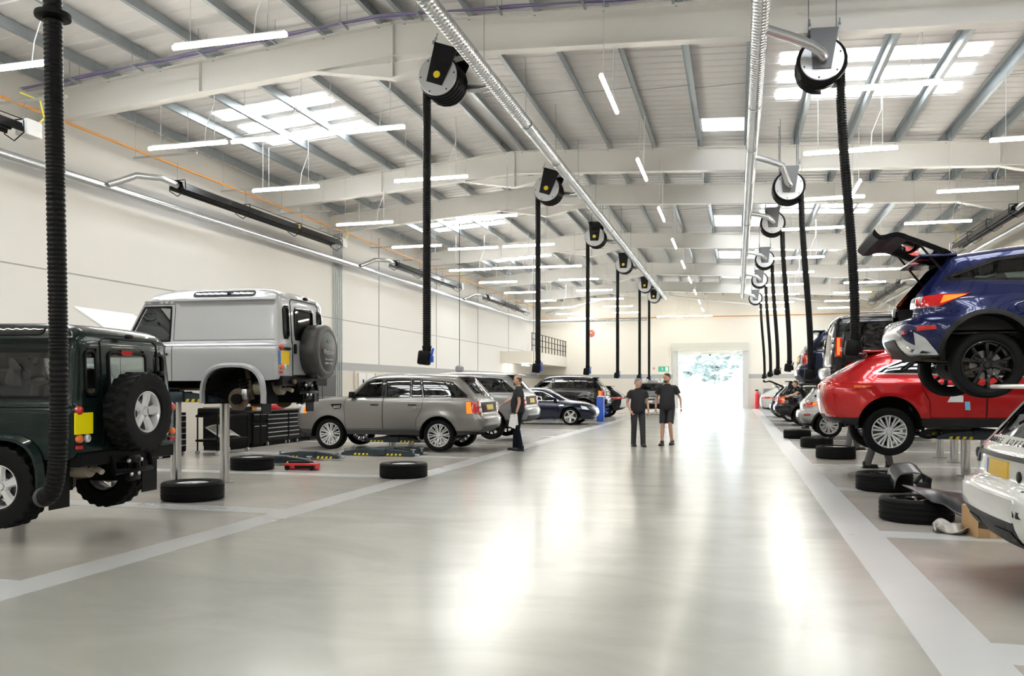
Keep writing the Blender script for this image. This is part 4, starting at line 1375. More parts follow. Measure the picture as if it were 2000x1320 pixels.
# ---- the two Land-Rover-shaped off-roaders on the left
def arch_eyebrow(sh, root, cx, m_):
    r0, r1 = sh.ra - .005, sh.ra + .06
    e = 2 / 2.9
    for sd in (1, -1):
        outer = []; inner = []
        for j in range(17):
            a = -.12 + (PI + .24) * j / 16
            c, q = math.cos(a), math.sin(a)
            if q > 0:
                c2 = math.copysign(abs(c) ** e, c); q2 = q ** e
            else:
                c2, q2 = c, q
            inner.append((cx + r0 * c2, sh.R + r0 * q2)); outer.append((cx + r1 * c2, sh.R + r1 * q2))
        b = MB()
        n = len(inner)
        vs = []
        for (p, q) in zip(inner, outer):
            y = float(sh.S([cx], [.9])[0])
            vs += [(p[0], sd * (y - .02), p[1]), (p[0], sd * (y + .062), p[1]), (q[0] * .5 + p[0] * .5, sd * (y + .066), (q[1] + p[1]) / 2), (q[0], sd * (y + .012), q[1])]
        fs = []
        for i in range(n - 1):
            for k in range(3):
                fs.append((4 * i + k, 4 * i + k + 1, 4 * i + 4 + k + 1, 4 * i + 4 + k))
        fs += [(0, 1, 2, 3), (4 * n - 4, 4 * n - 3, 4 * n - 2, 4 * n - 1)]
        b.add(vs, fs); b.build('wheel_arch', m_, root, True, 50)

def defender(wb, van, loc, rz, lift, m_p, label, trim, opt):
    sp, xr, xw = defender_spec(wb, van, .67 if van else .78)
    root, sh = build_car(sp, loc, rz, lift, m_p, label, 'off-roader', opt=opt, name='off_roader')
    for cx in sh.axles:
        arch_eyebrow(sh, root, cx, m_p)
    # rear door seam, window rubbers
    dl = [(-.52, .74), (.40, .74), (.40, 1.80), (.33, 1.84), (-.46, 1.84), (-.52, 1.80)]
    pts = [Vector((sh.rear_x(p[0], min(p[1], 1.83)) - .002, p[0], p[1])) for p in densify(dl + [dl[0]], .08, False)]
    b = MB(); b.tube(pts, .008, 5, False); b.build('rear_door_seam', M_blk, root)
    Ysr = float(sh.S([xr + .02], [1.5])[0])
    for f0, f1, z0, z1 in sp['rholes']:
        y0, y1 = f0 * Ysr, f1 * Ysr
        pts = [Vector((sh.rear_x(p[0], p[1]) - .004, p[0], p[1])) for p in densify(rrect(y0, z0 + .03, y1, z1 - .03, .05), .1)]
        pts.append(pts[0])
        b = MB(); b.tube(pts, .016, 5, False); b.build('window_rubber', M_blk, root)
    # alpine windows in the roof side
    L0 = xr + .42
    for sd in (1, -1):
        w = side_patch(sh, 'alpine_window', rrect(L0, 1.865, L0 + .95, 1.935, .034), .006, M_glsm if van else M_glsd, root, sd, .1)
        ribbon(sh, 'window_surround', rrect(L0, 1.865, L0 + .95, 1.935, .034) + [(L0 + .95 - .034, 1.865)], .018, .008, M_blk, w, sd)
        ribbon(sh, 'gutter', [(xr + .05, 1.805), (xw - .34, 1.805)], .020, .010, trim, root, sd)
        if van:
            ribbon(sh, 'panel_seam', [(xr + .03, 1.235), (xw - .83, 1.235)], .018, .002, mat('seam_grey', (.22, .22, .23), .5), root, sd)
    for sd in (1, -1):
        ribbon(sh, 'waist_capping', [(xr + .03, 1.165), (xw + .9, 1.165)], .012, .004, trim, root, sd)
    # lamps
    for sd in (1, -1):
        y = sd * .745
        disc_on(root, 'tail_lamp', xr - .012, y, 1.13, .042, M_redl, 'x', .03)
        disc_on(root, 'indicator', xr - .012, y, .86, .042, M_orl, 'x', .03)
        disc_on(root, 'reversing_lamp', xr - .012, y - sd * .115, .86, .042, M_clr, 'x', .02)
        b = MB(); b.rbox((xr - .012, y, .78), (.02, .09, .035), .005); b.build('reflector', M_redl, root)
    b = MB(); b.rbox((xr - .02, -.52, 1.50), (.05, .09, .05), .01); b.build('door_hinge', M_blk, root, True)
    b = MB(); b.rbox((xr - .02, -.52, .95), (.05, .09, .05), .01); b.build('door_hinge', M_blk, root, True)
    b = MB(); b.rbox((xr - .025, .34, 1.12), (.03, .05, .14), .01); b.build('door_handle', M_blk, root, True)
    b = MB(); b.rbox((xr - .04, .05, 1.865), (.05, .10, .05), .02); b.build('washer_jet', M_blk, root, True)
    # rear cross member, mud flaps, tow bracket, chassis, springs, front bumper
    b = MB(); b.rbox((xr + .03, 0, .66), (.12, 1.52, .14), .015); b.build('rear_cross_member', M_mblk, root)
    for sd in (1, -1):
        b = MB(); b.rbox((xr + .24, sd * .70, .42), (.014, .27, .46), .004); b.build('mud_flap', M_rub, root)
        b = MB(); b.box(xr + .1, sd * .42 - .04, .56, wb / 2 + .4, sd * .42 + .04, .70); b.build('chassis_rail', M_under, root)
        cp = [Vector((sh.axles[0] + .09 * math.cos(a), sd * .48 + .09 * math.sin(a), .46 + .25 * a / (2 * PI * 5))) for a in np.linspace(0, 2 * PI * 5, 60)]
        b = MB(); b.tube(cp, .014, 6); b.build('coil_spring', M_mblk, root, True)
        b = MB(); b.cyl((sh.axles[0] - .12, sd * .52, .40), (sh.axles[0] - .02, sd * .50, .84), .035, 10); b.build('damper', M_rust, root, True)
    b = MB(); b.tube([(xr - .02, -.3, .66), (xr - .06, -.3, .50), (xr - .06, .3, .50), (xr - .02, .3, .66)], .03, 8); b.rbox((xr - .06, .0, .52), (.03, .20, .26), .01)
    b.cyl((xr - .10, 0, .52), (xr - .10, 0, .58), .028, 10); b.build('tow_bracket', M_mblk, root, True)
    for yy, zz in ((-.10, .60), (.10, .60), (-.06, .46), (.06, .46)):
        disc_on(root, 'bolt', xr - .08, yy, zz, .022, M_alum, 'x', .012, 8)
    b = MB(); b.cyl((xr + .12, .42, .56), (xr + .55, .42, .56), .10, 16); b.tube([(xr + .12, .42, .56), (xr + .02, .44, .54), (xr - .04, .46, .52)], .03, 8); b.build('silencer', mat('silencer_tan', (.36, .32, .25), .6, .3), root, True)
    b = MB(); b.rbox((wb / 2 + .58, 0, .62), (.12, 1.60, .15), .02); b.build('front_bumper', M_mblk, root)
    return root, sh, xr, xw

car, sh, xr, xw = defender(2.794, False, (-6.84 - 1.397, 7.2), PI + .07, .15, P_green, 'dark green off-roader with spare wheel on its back door, at the left edge', M_blk, dict(rimstyle='chunky5', knob=True, handle_mat=M_blk, rw_mat=M_gls))
b = MB(); b.cyl((xr + .02, .10, 1.10), (xr - .12, .10, 1.10), .12, 14); b.build('spare_carrier', M_mblk, car)
w = put_wheel(car, (0, 0, 0), 1, .405, .25, .208, 'chunky5', M_rim, True, .2, 'spare_wheel', False)
w.location = (xr - .19, .10, 1.10); w.rotation_euler = (0, 0, PI / 2)
b = MB(); b.rbox((xr - .01, .68, 1.005), (.012, .25, .205), .003); b.build('number_plate', mat('plate_yellow_bright', (1.0, .86, .0), .4), car)
b = MB(); b.rbox((xr + .01, .02, 1.70), (.03, .16, .05), .01); b.build('brake_lamp', M_redl, car)
GREEN = car

car, sh, xr, xw = defender(2.36, True, (-6.86 - 1.18, 11.12), PI + .06, .93, P_silver, 'silver panel-sided off-roader raised on steel posts with bonnet up', mat('gutter_silver', (.4, .41, .42), .4, .4), dict(wheels=False, handle_mat=M_blk, rw_mat=M_gls))
# spare wheel under a vinyl cover with lettering
cv = Matrix.Translation((xr - .055, -.20, 1.10)) @ Matrix.Rotation(PI / 2, 4, 'Z')
b = MB(); b.lathe([(.39, -.04), (.405, .0), (.405, .18), (.395, .215), (.37, .232), (.31, .24), (.302, .236), (.295, .24), (.001, .246)], 56, cv)
cover = b.build('spare_wheel_cover', mat('vinyl_grey_black', (.055, .055, .053), .42, var=.1, scale=20), car, True, 50)
TM = Matrix.Translation((xr - .055 - .250, -.20, 1.10)) @ Matrix.Rotation(-PI / 2, 4, 'Z') @ Matrix.Rotation(PI / 2, 4, 'X')
M_print = mat('print_grey', (.55, .55, .54), .6)
text_obj('lettering', 'Westover', .118, M_print, cover, TM @ Matrix.Translation((0, -.005, 0)), .002, sx=.80)
text_obj('lettering', 'Bournemouth', .046, M_print, cover, TM @ Matrix.Translation((0, -.115, 0)), .002)
b = MB()
for j in range(10):
    if j != 5:
        b.rbox((-.125 + .028 * j, -.172, 0), (.018, .030, .004), .003, TM)
b.build('lettering', M_print, cover)
b = MB(); b.lathe([(.001, .004), (.060, .004), (.062, 0)], 24, Matrix.Translation((xr - .303, -.20, 1.265)) @ Matrix.Rotation(PI / 2, 4, 'Z') @ Matrix.Diagonal((1, 1, .55, 1)))
b.build('oval_badge', mat('badge_green', (.05, .16, .13), .5), cover)
b = MB(); b.rbox((xr - .01, .635, .985), (.012, .255, .20), .003); pl = b.build('number_plate', M_plate, car)
b = MB(); b.rbox((xr - .012, .785, .985), (.012, .045, .20), .003); b.build('plate_band', M_plateb, pl)
b = MB(); b.rbox((xr - .02, .62, 1.115), (.05, .24, .035), .01); b.build('plate_lamp', M_blk, car)
# stripped hubs with brake discs and calipers
for cx in sh.axles:
    for sd in (1, -1):
        d_ = bpy.data.objects.new('brake_hub', disc_mesh(.155)); link(d_, car); d_.location = (cx, sd * .70, .40); d_.rotation_euler = (0, 0, 0 if sd > 0 else PI)
        d_.data = d_.data.copy(); d_.data.materials[0] = M_rust
        b = MB(); b.cyl((cx, sd * .66, .40), (cx, sd * .78, .40), .075, 16); b.lathe([(.001, .09), (.03, .09), (.035, .05)], 12, Matrix.Translation((cx, sd * .70, .40)) if sd > 0 else Matrix.Translation((cx, sd * .70, .40)) @ Matrix.Rotation(PI, 4, 'Z'))
        b.build('hub_flange', M_under, car, True)
        b = MB(); b.rbox((cx - .11, sd * .695, .47), (.09, .09, .15), .02); b.build('brake_caliper', M_alum, car, True)
# bonnet propped up
hinge = Vector((xw + .06, 0, 1.23))
RM = Matrix.Translation(hinge) @ Matrix.Rotation(math.radians(-32), 4, 'Y')
b = MB(); b.rbox((.50, 0, .0), (1.0, 1.36, .035), .012, RM); bo = b.build('bonnet', mat('bonnet_inner_white', (.74, .75, .76), .5), car, True)
b = MB(); b.rbox((.50, 0, -.035), (.86, 1.10, .03), .01, RM); b.rbox((.5, .4, -.05), (.8, .06, .04), .01, RM); b.rbox((.5, -.4, -.05), (.8, .06, .04), .01, RM); b.build('bonnet_frame', M_white, bo, True)
b = MB(); b.rbox((xw + .52, 0, 1.20), (.80, 1.20, .05), .02); b.rbox((xw + .5, .1, 1.24), (.4, .5, .08), .03); b.build('engine_bay', M_under, car)
SILVER = car
# ---------------------------------------------------------------- services under the roof
ORD = ['first', 'second', 'third', 'fourth', 'fifth', 'sixth', 'seventh', 'eighth', 'ninth', 'tenth', 'eleventh', 'twelfth', 'thirteenth']

# linear lights on wires; one built, the others copied part by part
def make_light():
    r = thing('ceiling_light', 'x', 'light', group='linear lights hung under the roof')
    b = MB(); b.tube([(-.9, 0, 0), (.9, 0, 0)], .036, 8); b.build('diffuser', M_tube, r)
    b = MB(); b.rbox((0, 0, .042), (1.76, .055, .03), .006); b.build('housing', M_white, r)
    for x in (-.62, .62):
        b = MB(); b.cyl((x, 0, .05), (x, 0, 1.40), .006, 5); b.build('suspension_wire', M_cord, r)
    b = MB(); b.tube([(.40, 0, .05), (.42, .02, .35), (.60, .02, .8), (.60, .01, 1.40)], .008, 5); b.build('power_cable', M_white, r)
    return r
LIGHT0 = make_light(); used_l = []
def light(x, y, label, rz=0.0, z=6.35):
    if not used_l:
        o = LIGHT0; o.location = (x, y, z); o.rotation_euler = (0, 0, rz); o['label'] = label
    else:
        o = copy_tree(LIGHT0, None, (x, y, z), rz, label)
    used_l.append(o)
FILL_ROWS = [6.1, 1.9, -2.3, -6.5, -12.5, -18.5]      # unseen rows, added to light the sides that face the camera
ROWS = [10.35, 14.6, 18.4, 22.9, 27.1, 33.1, 37.3, 41.7, 46.0, 50.3, 54.6]
for i, y in enumerate(ROWS):
    light(-10.65, y, 'lit linear light in the row nearest the left wall, %s from the camera' % ORD[i])
    light(-6.88, y if i != 4 else 27.9, 'lit linear light in the row under the ridge, %s from the camera' % ORD[i])
    if i >= 1:
        light(2.25, y + .05, 'lit linear light just right of the aisle, %s from the camera' % ORD[i - 1])
        light(5.72, y, 'lit linear light in the row nearest the right wall, %s from the camera' % ORD[i - 1])
for i in range(9):
    light(-2.04, 13.9 + 5.0 * i, 'lit linear light running lengthways over the aisle, %s from the camera' % ORD[i], PI / 2)
for i, y in enumerate(FILL_ROWS):
    for x, w_ in ((-10.65, 'by the left wall'), (-6.88, 'under the ridge'), (2.25, 'right of the aisle'), (5.72, 'by the right wall')):
        light(x, y, 'added unseen fill light %s behind the camera, %s one back' % (w_, ORD[i]))
light(-8.75, 14.62, 'lit linear light joined end to end left of the big reel bracket')
light(-8.9, 28.0, 'lit linear light joining two others behind the first hanging hose')
light(-8.75, 33.0, 'lit linear light in the joined pair above the second wall heater')
light(2.84, 22.3, 'short-looking lit light lengthways between the right reels', PI / 2, 6.4)
for i in range(2):
    light(-4.4 + 1.9 * i, 58.5, 'lit light along the far gable, %s one' % ('left', 'right')[i])
light(-10.65, 58.5, 'lit linear light in the far left corner of the roof')

# extraction ducts: spiral galvanised tubes with branches
def duct(x, y0, y1, z, r, label):
    t = thing('extraction_duct', label, 'duct', (x, 0, z))
    path = []; rs = []
    y = y0
    while y < y1:
        path += [(0, y, 0), (0, y + .09, 0), (0, y + .10, 0)]; rs += [r, r, r + .007]
        y += .11
    b = MB(); b.tube(path, rs, 14); b.build('spiral_tube', M_galvl, t, True, 60)
    for fy in np.arange(y0 + 2, y1, 3.0):
        b = MB(); b.cyl((0, fy, r), (0, fy, roof_z(x) - z - .02), .006, 5); b.build('hanger_rod', M_galv, t)
        b = MB(); b.lathe([(r + .012, -.02), (r + .012, .02)], 14, Matrix.Translation((0, fy, 0))); b.build('hanger_band', M_galv, t)
    return t
DL = duct(-4.25, 9.0, 52.6, 7.0, .125, 'long spiral duct left of the aisle, passing the yellow-capped reels')
DR = duct(.34, 9.0, 53.0, 7.0, .125, 'long spiral duct right of the aisle with bent branches')

# hose meshes shared by the reels
def hose_mesh(L, r, pitch, n, bow=0.0):
    path = []; rs = []
    k = int(L / pitch)
    for i in range(k + 1):
        z = -L * i / k
        x = bow * (1 - math.cos(PI * i / k)) / 2
        path += [(x, 0, z), (x, 0, z - pitch * .3), (x, 0, z - pitch * .62)]; rs += [r, r, r * .87]
    b = MB(); b.tube(path, rs, n)
    o = b.build('hose', M_hose, None, True, 75); me = o.data; bpy.data.objects.remove(o)
    return me
HM_L = hose_mesh(4.75, .078, .042, 12)
HM_R = hose_mesh(4.36, .078, .042, 12, .22)

def make_reel(left):
    r = thing('hose_reel', 'x', 'hose reel', group='exhaust hose reels left of the aisle' if left else 'exhaust hose reels right of the aisle')
    R = .33
    body = bpy.data.objects.new('reel_head', None); link(body, r)
    # coil of hose between two flanges, axis along Y
    prof = [(.12, -.20)]
    for i in range(5):
        y = -.20 + .10 * i
        q = 0 if left else .035
        prof += [(R - .06 + q, y), (R - .012 + q, y + .02), (R + q, y + .05), (R - .012 + q, y + .08), (R - .06 + q, y + .0999)]
    prof.append((.12, .30))
    b = MB(); b.lathe(prof, 40, rmod=(lambda i, j: .004 * (j % 2))); b.build('hose_coil', M_hose, body, True, 60)
    b = MB(); b.lathe([(.001, -.235), (R * .92, -.235), (R * .94, -.225), (R * .94, -.212), (.001, -.212)], 40); b.build('flange', mat('flange_grey', (.50, .51, .53), .35, .5), body, True, 35)
    b = MB(); b.lathe([(.001, .335), (R * .94, .335), (R * .94, .312), (.001, .312)], 40); b.build('flange', MATS['flange_grey'], body, True, 35)
    for yy in ((-.262, -.248), (.345, .36)):
        b = MB(); b.prism([(-.20, .46), (.20, .46), (.13, -.14), (-.13, -.14)], yy[0], yy[1], 'xz'); b.build('bracket_plate', mat('bracket_black', (.008, .008, .009), .4, spec=.2) if left else mat('bracket_grey', (.10, .10, .105), .4, .4), body)
    b = MB(); b.box(-.20, -.262, .445, .20, .36, .46); b.build('bracket_top', MATS['bracket_black'] if left else MATS['bracket_grey'], body)
    for x in (-.21, .21):
        b = MB(); b.box(x - .012, -.30, .42, x + .012, .42, .47); b.cyl((x, -.24, .44), (x, -.24, .60), .010, 6); b.cyl((x, .34, .44), (x, .34, .60), .010, 6); b.cyl((x, -.24, .50), (x, -.24, .53), .022, 6)
        b.build('mounting_rail', M_galv, body)
    if left:
        b = MB(); b.lathe([(.001, -.275), (.05, -.275), (.056, -.262)], 20); b.build('hub_cap', mat('hub_yellow', (.90, .72, .02), .4), body, True, 50)
    for a in range(0, 6):
        an = a * PI / 3 + .4
        b = MB(); b.cyl((.27 * math.cos(an), -.236, .27 * math.sin(an)), (.27 * math.cos(an), -.245, .27 * math.sin(an)), .012, 6); b.build('bolt', M_blk, body)
    h = bpy.data.objects.new('hose', HM_L if left else HM_R); link(h, r); h.location = (-R + .03 if left else R - .03, 0, -.05)
    if True:
        ex = -R + .03 if left else R - .03 + .22
        ez = -.05 - (4.75 if left else 4.36)
        nz = bpy.data.objects.new('nozzle', None); link(nz, r); nz.location = (ex, 0, ez)
        b = MB(); b.cyl((0, 0, .0), (0, 0, -.03), .088, 14); b.cyl((0, 0, -.03), (0, 0, -.10), .082, 14); b.rbox((-.02, 0, -.22), (.22, .20, .26), .04, Matrix.Rotation(.12, 4, 'Y'))
        b.build('nozzle_cup', M_rub, nz, True)
        b = MB(); b.rbox((.13, 0, -.14), (.035, .05, .26), .012, Matrix.Rotation(.25, 4, 'Y')); b.rbox((.10, 0, -.24), (.05, .06, .12), .012); b.build('nozzle_lever', M_blue if left else M_blk, nz, True)
    return r, body
for left, spots in ((True, [(-5.14, 14.35, 7.05, 20), (-5.13, 23.15, 7.05, 18), (-5.1, 31.2, 7.1, 2), (-4.95, 38.3, 7.05, 0), (-4.85, 46.4, 7.05, 0), (-4.85, 51.6, 7.0, 0)]),
                    (False, [(1.33, 14.55, 6.76, 3), (1.25, 21.95, 6.44, 2), (1.12, 28.3, 6.75, 0), (1.12, 36.2, 6.75, 0), (1.09, 43.0, 6.75, 0), (1.08, 51.8, 6.75, 0)])):
    proto = None
    for i, (x, y, z, roll) in enumerate(spots):
        lab = ('black hose reel with yellow hub left of the aisle, %s from the camera' if left else 'hose reel fed by a bent pipe right of the aisle, %s from the camera') % ORD[i]
        if proto is None:
            proto, body = make_reel(left); o = proto; o['label'] = lab
        else:
            o = copy_tree(proto, None, None, None, lab)
            body = [c for c in o.children if c.name.startswith('reel_head')][0]
        o.location = (x, y, z)
        if roll < 10:
            for sx in (-.21, .21):
                b = MB(); b.cyl((sx, -.24, .5), (sx, -.24, roof_z(x) - z - .03), .010, 6); b.cyl((sx, .34, .5), (sx, .34, roof_z(x) - z - .03), .010, 6); b.build('hanger_rod', M_galv, o)
        body.rotation_euler = (0, math.radians(roll), 0)
        body.scale = (1.16,) * 3 if left else (1.08,) * 3
        if left:
            b = MB(); b.tube([(0, y + .35, -.0), (-.25, y + .42, -.02), (x + 4.25 + .12, y + .42, z - 7.0)], .075, 12); b.build('branch', M_galvl, DL, True)
        else:
            dx = x - .34
            ya = y - 1.15 if i < 2 else y - .75
            b = MB(); b.tube([(0, ya, 0), (dx * .45, (ya + y - .55) / 2, -.06), (dx * .80, y - .58, -.12), (dx * .95, y - .52, z - 7.0 + .03), (dx, y - .42, z - 7.0), (dx, y - .25, z - 7.0)], .078, 14); b.build('branch', M_galvl, DR, True, 60)

# the near hose at the left, its reel out of the picture above
t = thing('exhaust_hose', 'thick black ribbed hose hanging in front of the dark green off-roader', 'hose', (0, 0, 0))
hx, hy = -5.70, 6.03
pts = [(hx - .10, hy, 8.0), (hx - .06, hy, 5.2), (hx - .02, hy, 3.2), (hx + .01, hy, 1.8), (hx + .01, hy, 1.1), (hx - .005, hy, .82), (hx - .05, hy + .01, .64), (hx - .12, hy + .03, .55), (hx - .19, hy + .06, .53)]
def smooth_path(pts, step):
    P = [Vector(p) for p in pts]; out = []
    for i in range(len(P) - 1):
        p0 = P[max(i - 1, 0)]; p1 = P[i]; p2 = P[i + 1]; p3 = P[min(i + 2, len(P) - 1)]
        k = max(2, int((p2 - p1).length / step))
        for j in range(k):
            u = j / k
            out.append(.5 * ((2 * p1) + (-p0 + p2) * u + (2 * p0 - 5 * p1 + 4 * p2 - p3) * u * u + (-p0 + 3 * p1 - 3 * p2 + p3) * u ** 3))
    out.append(P[-1])
    return out
sp_ = smooth_path(pts, .0095)
b = MB(); b.tube(sp_, [(.070, .076, .079, .076)[i % 4] for i in range(len(sp_))], 18); b.build('hose', M_hose, t, True, 80)
b = MB(); b.tube([sp_[-3], sp_[-1] + Vector((-.04, .015, -.005)), sp_[-1] + Vector((-.07, .03, -.01))], [.085, .088, .07], 16); b.build('nozzle_cup', mat('cup_grey', (.06, .065, .075), .5), t, True)
b = MB(); b.lathe([(.08, -.03), (.145, -.02), (.15, 0), (.145, .02), (.08, .03)], 24, Matrix.Translation((hx - .05, hy, 4.73)) @ Matrix.Rotation(PI / 2, 4, 'X')); b.build('stop_collar', M_rub, t, True)

# radiant tube heaters
def heater(x, y0, y1, z, label, s):
    t = thing('radiant_heater', label, 'heater', (x, y0, z))
    L = y1 - y0
    out = [(-.20, -.10), (-.15, .06), (-.05, .11), (.05, .11), (.15, .06), (.20, -.10)]
    inn = [(a * .96, c - .008) for a, c in reversed(out)]
    b = MB(); b.prism(out + inn, 0, L, 'xz'); b.build('reflector', mat('heater_dark', (.010, .010, .010), .28, .2, spec=.3), t)
    for xx in (-.07, .07):
        b = MB(); b.cyl((xx, .05, -.02), (xx, L - .05, -.02), .042, 12); b.build('radiant_tube', M_mblk, t, True)
    for k in range(4):
        yy = .03 + (L - .06) * k / 3
        b = MB(); b.tube([(-.21, yy, .10), (-.22, yy, -.12), (0, yy, -.26), (.22, yy, -.12), (.21, yy, .10)], .012, 5); b.tube([(-.21, yy, .12), (.21, yy, .12)], .012, 5); b.build('bracket', M_blk, t)
    for xx in (-.16, .16):
        b = MB(); b.cyl((xx, L * .34, .13), (xx, L, .13), .010, 5); b.build('edge_rod', M_blk, t)
    b = MB(); b.rbox((0, L + .30, .05), (.28, .36, .30), .02); b.cyl((.05, L, -.02), (.05, L + .2, -.02), .05, 10); b.build('burner_box', M_white, t, True)
    b = MB(); b.tube([(.06, L + .42, .15), (.16, L + .50, .30), (.10, L + .46, .62), (-.3, L + .4, .80)], .018, 6); b.build('gas_hose', mat('hose_yellow', (.85, .78, .12), .5), t)
    b = MB(); b.tube([(0, 0, 0), (0, -.35, .02), (0, -.55, .03), (s * .35, -.95, .02), (s * .62, -1.15, -.14), (s * .80, -1.30, -.24)], .075, 12); b.build('flue', M_galvl, t, True)
    for yy in (-.55, L * .35, L * .72, L + .2):
        b = MB(); b.cbox((s * -.1, yy, .55), (1.7, .04, .04)); b.build('support_channel', M_galvl, t)
        for xx in (-.8, .6):
            b = MB(); b.cyl((s * -.1 + xx, yy, .55), (s * -.1 + xx, yy, roof_z(x) - z - .1), .006, 5); b.build('hanger_rod', M_cord, t)
        b = MB(); b.cyl((0, yy if yy > 0 else .03, .12), (0, yy if yy > 0 else .03, .55), .008, 5); b.build('chain', M_galv, t)
    b = MB(); b.cbox((.19, L * .66, .0), (.03, .10, .07)); b.build('warning_label', mat('label_orange', (.85, .45, .05), .5), t)
for i, (a, c) in enumerate(((3.5, 12.55), (17.15, 25.4), (30.2, 37.9), (42.6, 51.5))):
    heater(-12.8, a, c, 6.28, 'black tube heater along the left wall, %s from the camera' % ORD[i], -1)
for i, (a, c) in enumerate(((26.0, 32.6), (43.0, 52.0))):
    heater(7.5, a, c, 6.45, 'dark tube heater along the right wall, %s one' % ('nearer', 'farther')[i], 1)

# pipes along the walls
def pipe(name, pts, r, m_, label, cat='pipe', n=12):
    b = MB(); b.tube(smooth_path(pts, .5) if False else pts, r, n)
    return tag(b.build(name, m_, None, True, 60), label, cat)
pipe('flue_pipe', [(-13.72, Y0 + .1, 6.0), (-13.72, 55.6, 6.02), (-13.2, 57.2, 6.1), (-6.0, 58.6, 6.2)], .105, M_galvl, 'thick silver pipe running along the left wall')
pipe('gas_pipe', [(-13.45, Y0 + .1, 7.0), (-13.45, 57.6, 7.0), (-13.45, 57.6, 6.5), (-13.45, YB - .3, 6.5)], .032, M_org, 'thin orange gas pipe along the left wall', n=8)
pipe('gas_pipe', [(-13.3, YB - .035, 6.5), (XR - .4, YB - .035, 6.5)], .032, M_org, 'thin orange gas pipe across the far wall', n=8)
pipe('flue_pipe', [(8.45, Y0 + .1, 6.5), (8.45, 58.0, 6.5)], .09, M_galvl, 'silver pipe running along the right wall')
pipe('gas_pipe', [(8.30, Y0 + .1, 6.95), (8.30, 60.0, 6.95)], .028, M_org, 'thin orange gas pipe along the right wall', n=8)
# conduits dropping down the left wall at the third frame
for i in range(5):
    b = MB(); yy = 27.75 + .16 * i; b.tube([(XL + 1.4 - .1 * i, yy, 7.75 - .05 * i), (XL + .06, yy, 7.75 - .05 * i), (XL + .04, yy, 7.70 - .05 * i), (XL + .04, yy, .9)], .022, 6)
    tag(b.build('conduit', M_galv, None, True), 'grey conduit dropping down the left wall, %s of five from the camera' % ORD[i], 'conduit', 'conduits on the left wall')
# purple data cables in a tray along the first beam
t = thing('cable_tray', 'wire cable tray with purple cables above the first beam', 'cable tray', (0, 13.75, 0))
xs_ = [XL + .3] + list(np.arange(-13, XA, 1.2)) + [XA] + list(np.arange(-5, XR, 1.2))
tz = lambda x: roof_z(x) - .43
for k, dy in enumerate((-.035, 0, .035)):
    b = MB(); b.tube([(x, dy, tz(x) + .012 * math.sin(3 * x + k * 2)) for x in np.arange(xs_[0], XR - .3, .35)], .013, 6); b.build('cable', M_purp, t, True)
for dy in (-.10, .10, -.05, .05):
    b = MB(); b.tube([(x, dy, tz(x) - .025) for x in xs_], .005, 5); b.build('tray_wire', M_galv, t)
for x in np.arange(-12.6, XR - .5, 1.45):
    b = MB(); b.cbox((x, 0, tz(x) - .045), (.04, .34, .03))
    b.cyl((x, -.13, tz(x) - .03), (x, -.13, roof_z(x) - .05), .005, 5); b.cyl((x, .13, tz(x) - .03), (x, .13, roof_z(x) - .05), .005, 5); b.build('tray_hanger', M_galv, t)

# ---------------------------------------------------------------- lifts, floor items
def lift(x, y, h, label, half=.60, arm=.70, low=False):
    t = thing('vehicle_lift', label, 'lift', (x, y, 0))
    for s in (-1, 1):
        r = MB(); r.cyl((0, s * half, 0), (0, s * half, max(h - .06, .05)), .075, 24); ro = r.build('ram', M_steel, t, True, 40)
        b = MB(); b.lathe([(.078, .0), (.13, .0), (.14, .006), (.078, .012)], 24, Matrix.Translation((0, s * half, 0)) @ Matrix.Rotation(PI / 2, 4, 'X')); b.build('collar', M_galv, ro, True)
        b = MB(); b.rbox((0, s * half, h), (.40, .24, .15), .02); b.build('head', M_lift, t, True)
        for e in (-1, 1):
            a = MB(); a.prism([(e * .16, h - .075), (e * .16, h + .065), (e * (arm - .12), h + .02), (e * arm, h - .03), (e * arm, h - .075)], s * half - .085, s * half + .085, 'xz'); ao = a.build('arm', M_lift, t)
            for k in range(4):
                xx = e * (.24 + .095 * k)
                for sy in (s * half - .087, s * half + .087):
                    b = MB(); b.prism([(xx - .018, h - .07), (xx + .03, h - .07), (xx + .018 + .03, h - .028), (xx + .0, h - .028)], sy - .002, sy + .002, 'xz'); b.build('hazard_mark', M_yel, ao)
            b = MB(); b.cyl((e * (arm - .04), s * half, h - .03), (e * (arm - .04), s * half, h + .05), .022, 10); b.cyl((e * (arm - .04), s * half, h + .05), (e * (arm - .04), s * half, h + .07), .055, 14); b.cyl((e * arm, s * half, h - .05), (e * (arm + .10), s * half, h - .05), .018, 8)
            b.build('pad', M_rub if not low else M_galv, ao, True)
    return t
lift(-7.9, 7.2, .54, 'in-ground lift under the dark green off-roader')
lift(-7.85, 11.1, 1.36, 'tall polished lift posts under the silver off-roader')
lift(-8.55, 15.1, .11, 'lowered empty lift arms on the floor between the two bays', low=True)
lift(-7.9, 19.15, .27, 'lift arms just under the bronze grey SUV', low=True)
lift(-7.9, 23.1, .30, 'lift arms under the grey SUV with black wheels', low=True)
lift(-7.8, 37.6, .44, 'lift under the glossy black SUV')
lift(3.98, 11.1, 1.72, 'tall lift under the navy blue SUV')
lift(3.74, 15.1, .76, 'lift posts under the bright red SUV')
lift(4.2, 19.1, 1.38, 'lift under the black boxy off-roader')
lift(3.9, 23.1, 1.46, 'lift under the dark SUV raised high')
# lowered lift arms near the stripe, beside the bronze grey SUV
lift(-7.55, 17.2, .09, 'lowered lift arms on the floor in front of the bronze grey SUV', half=.25, arm=.85, low=True)
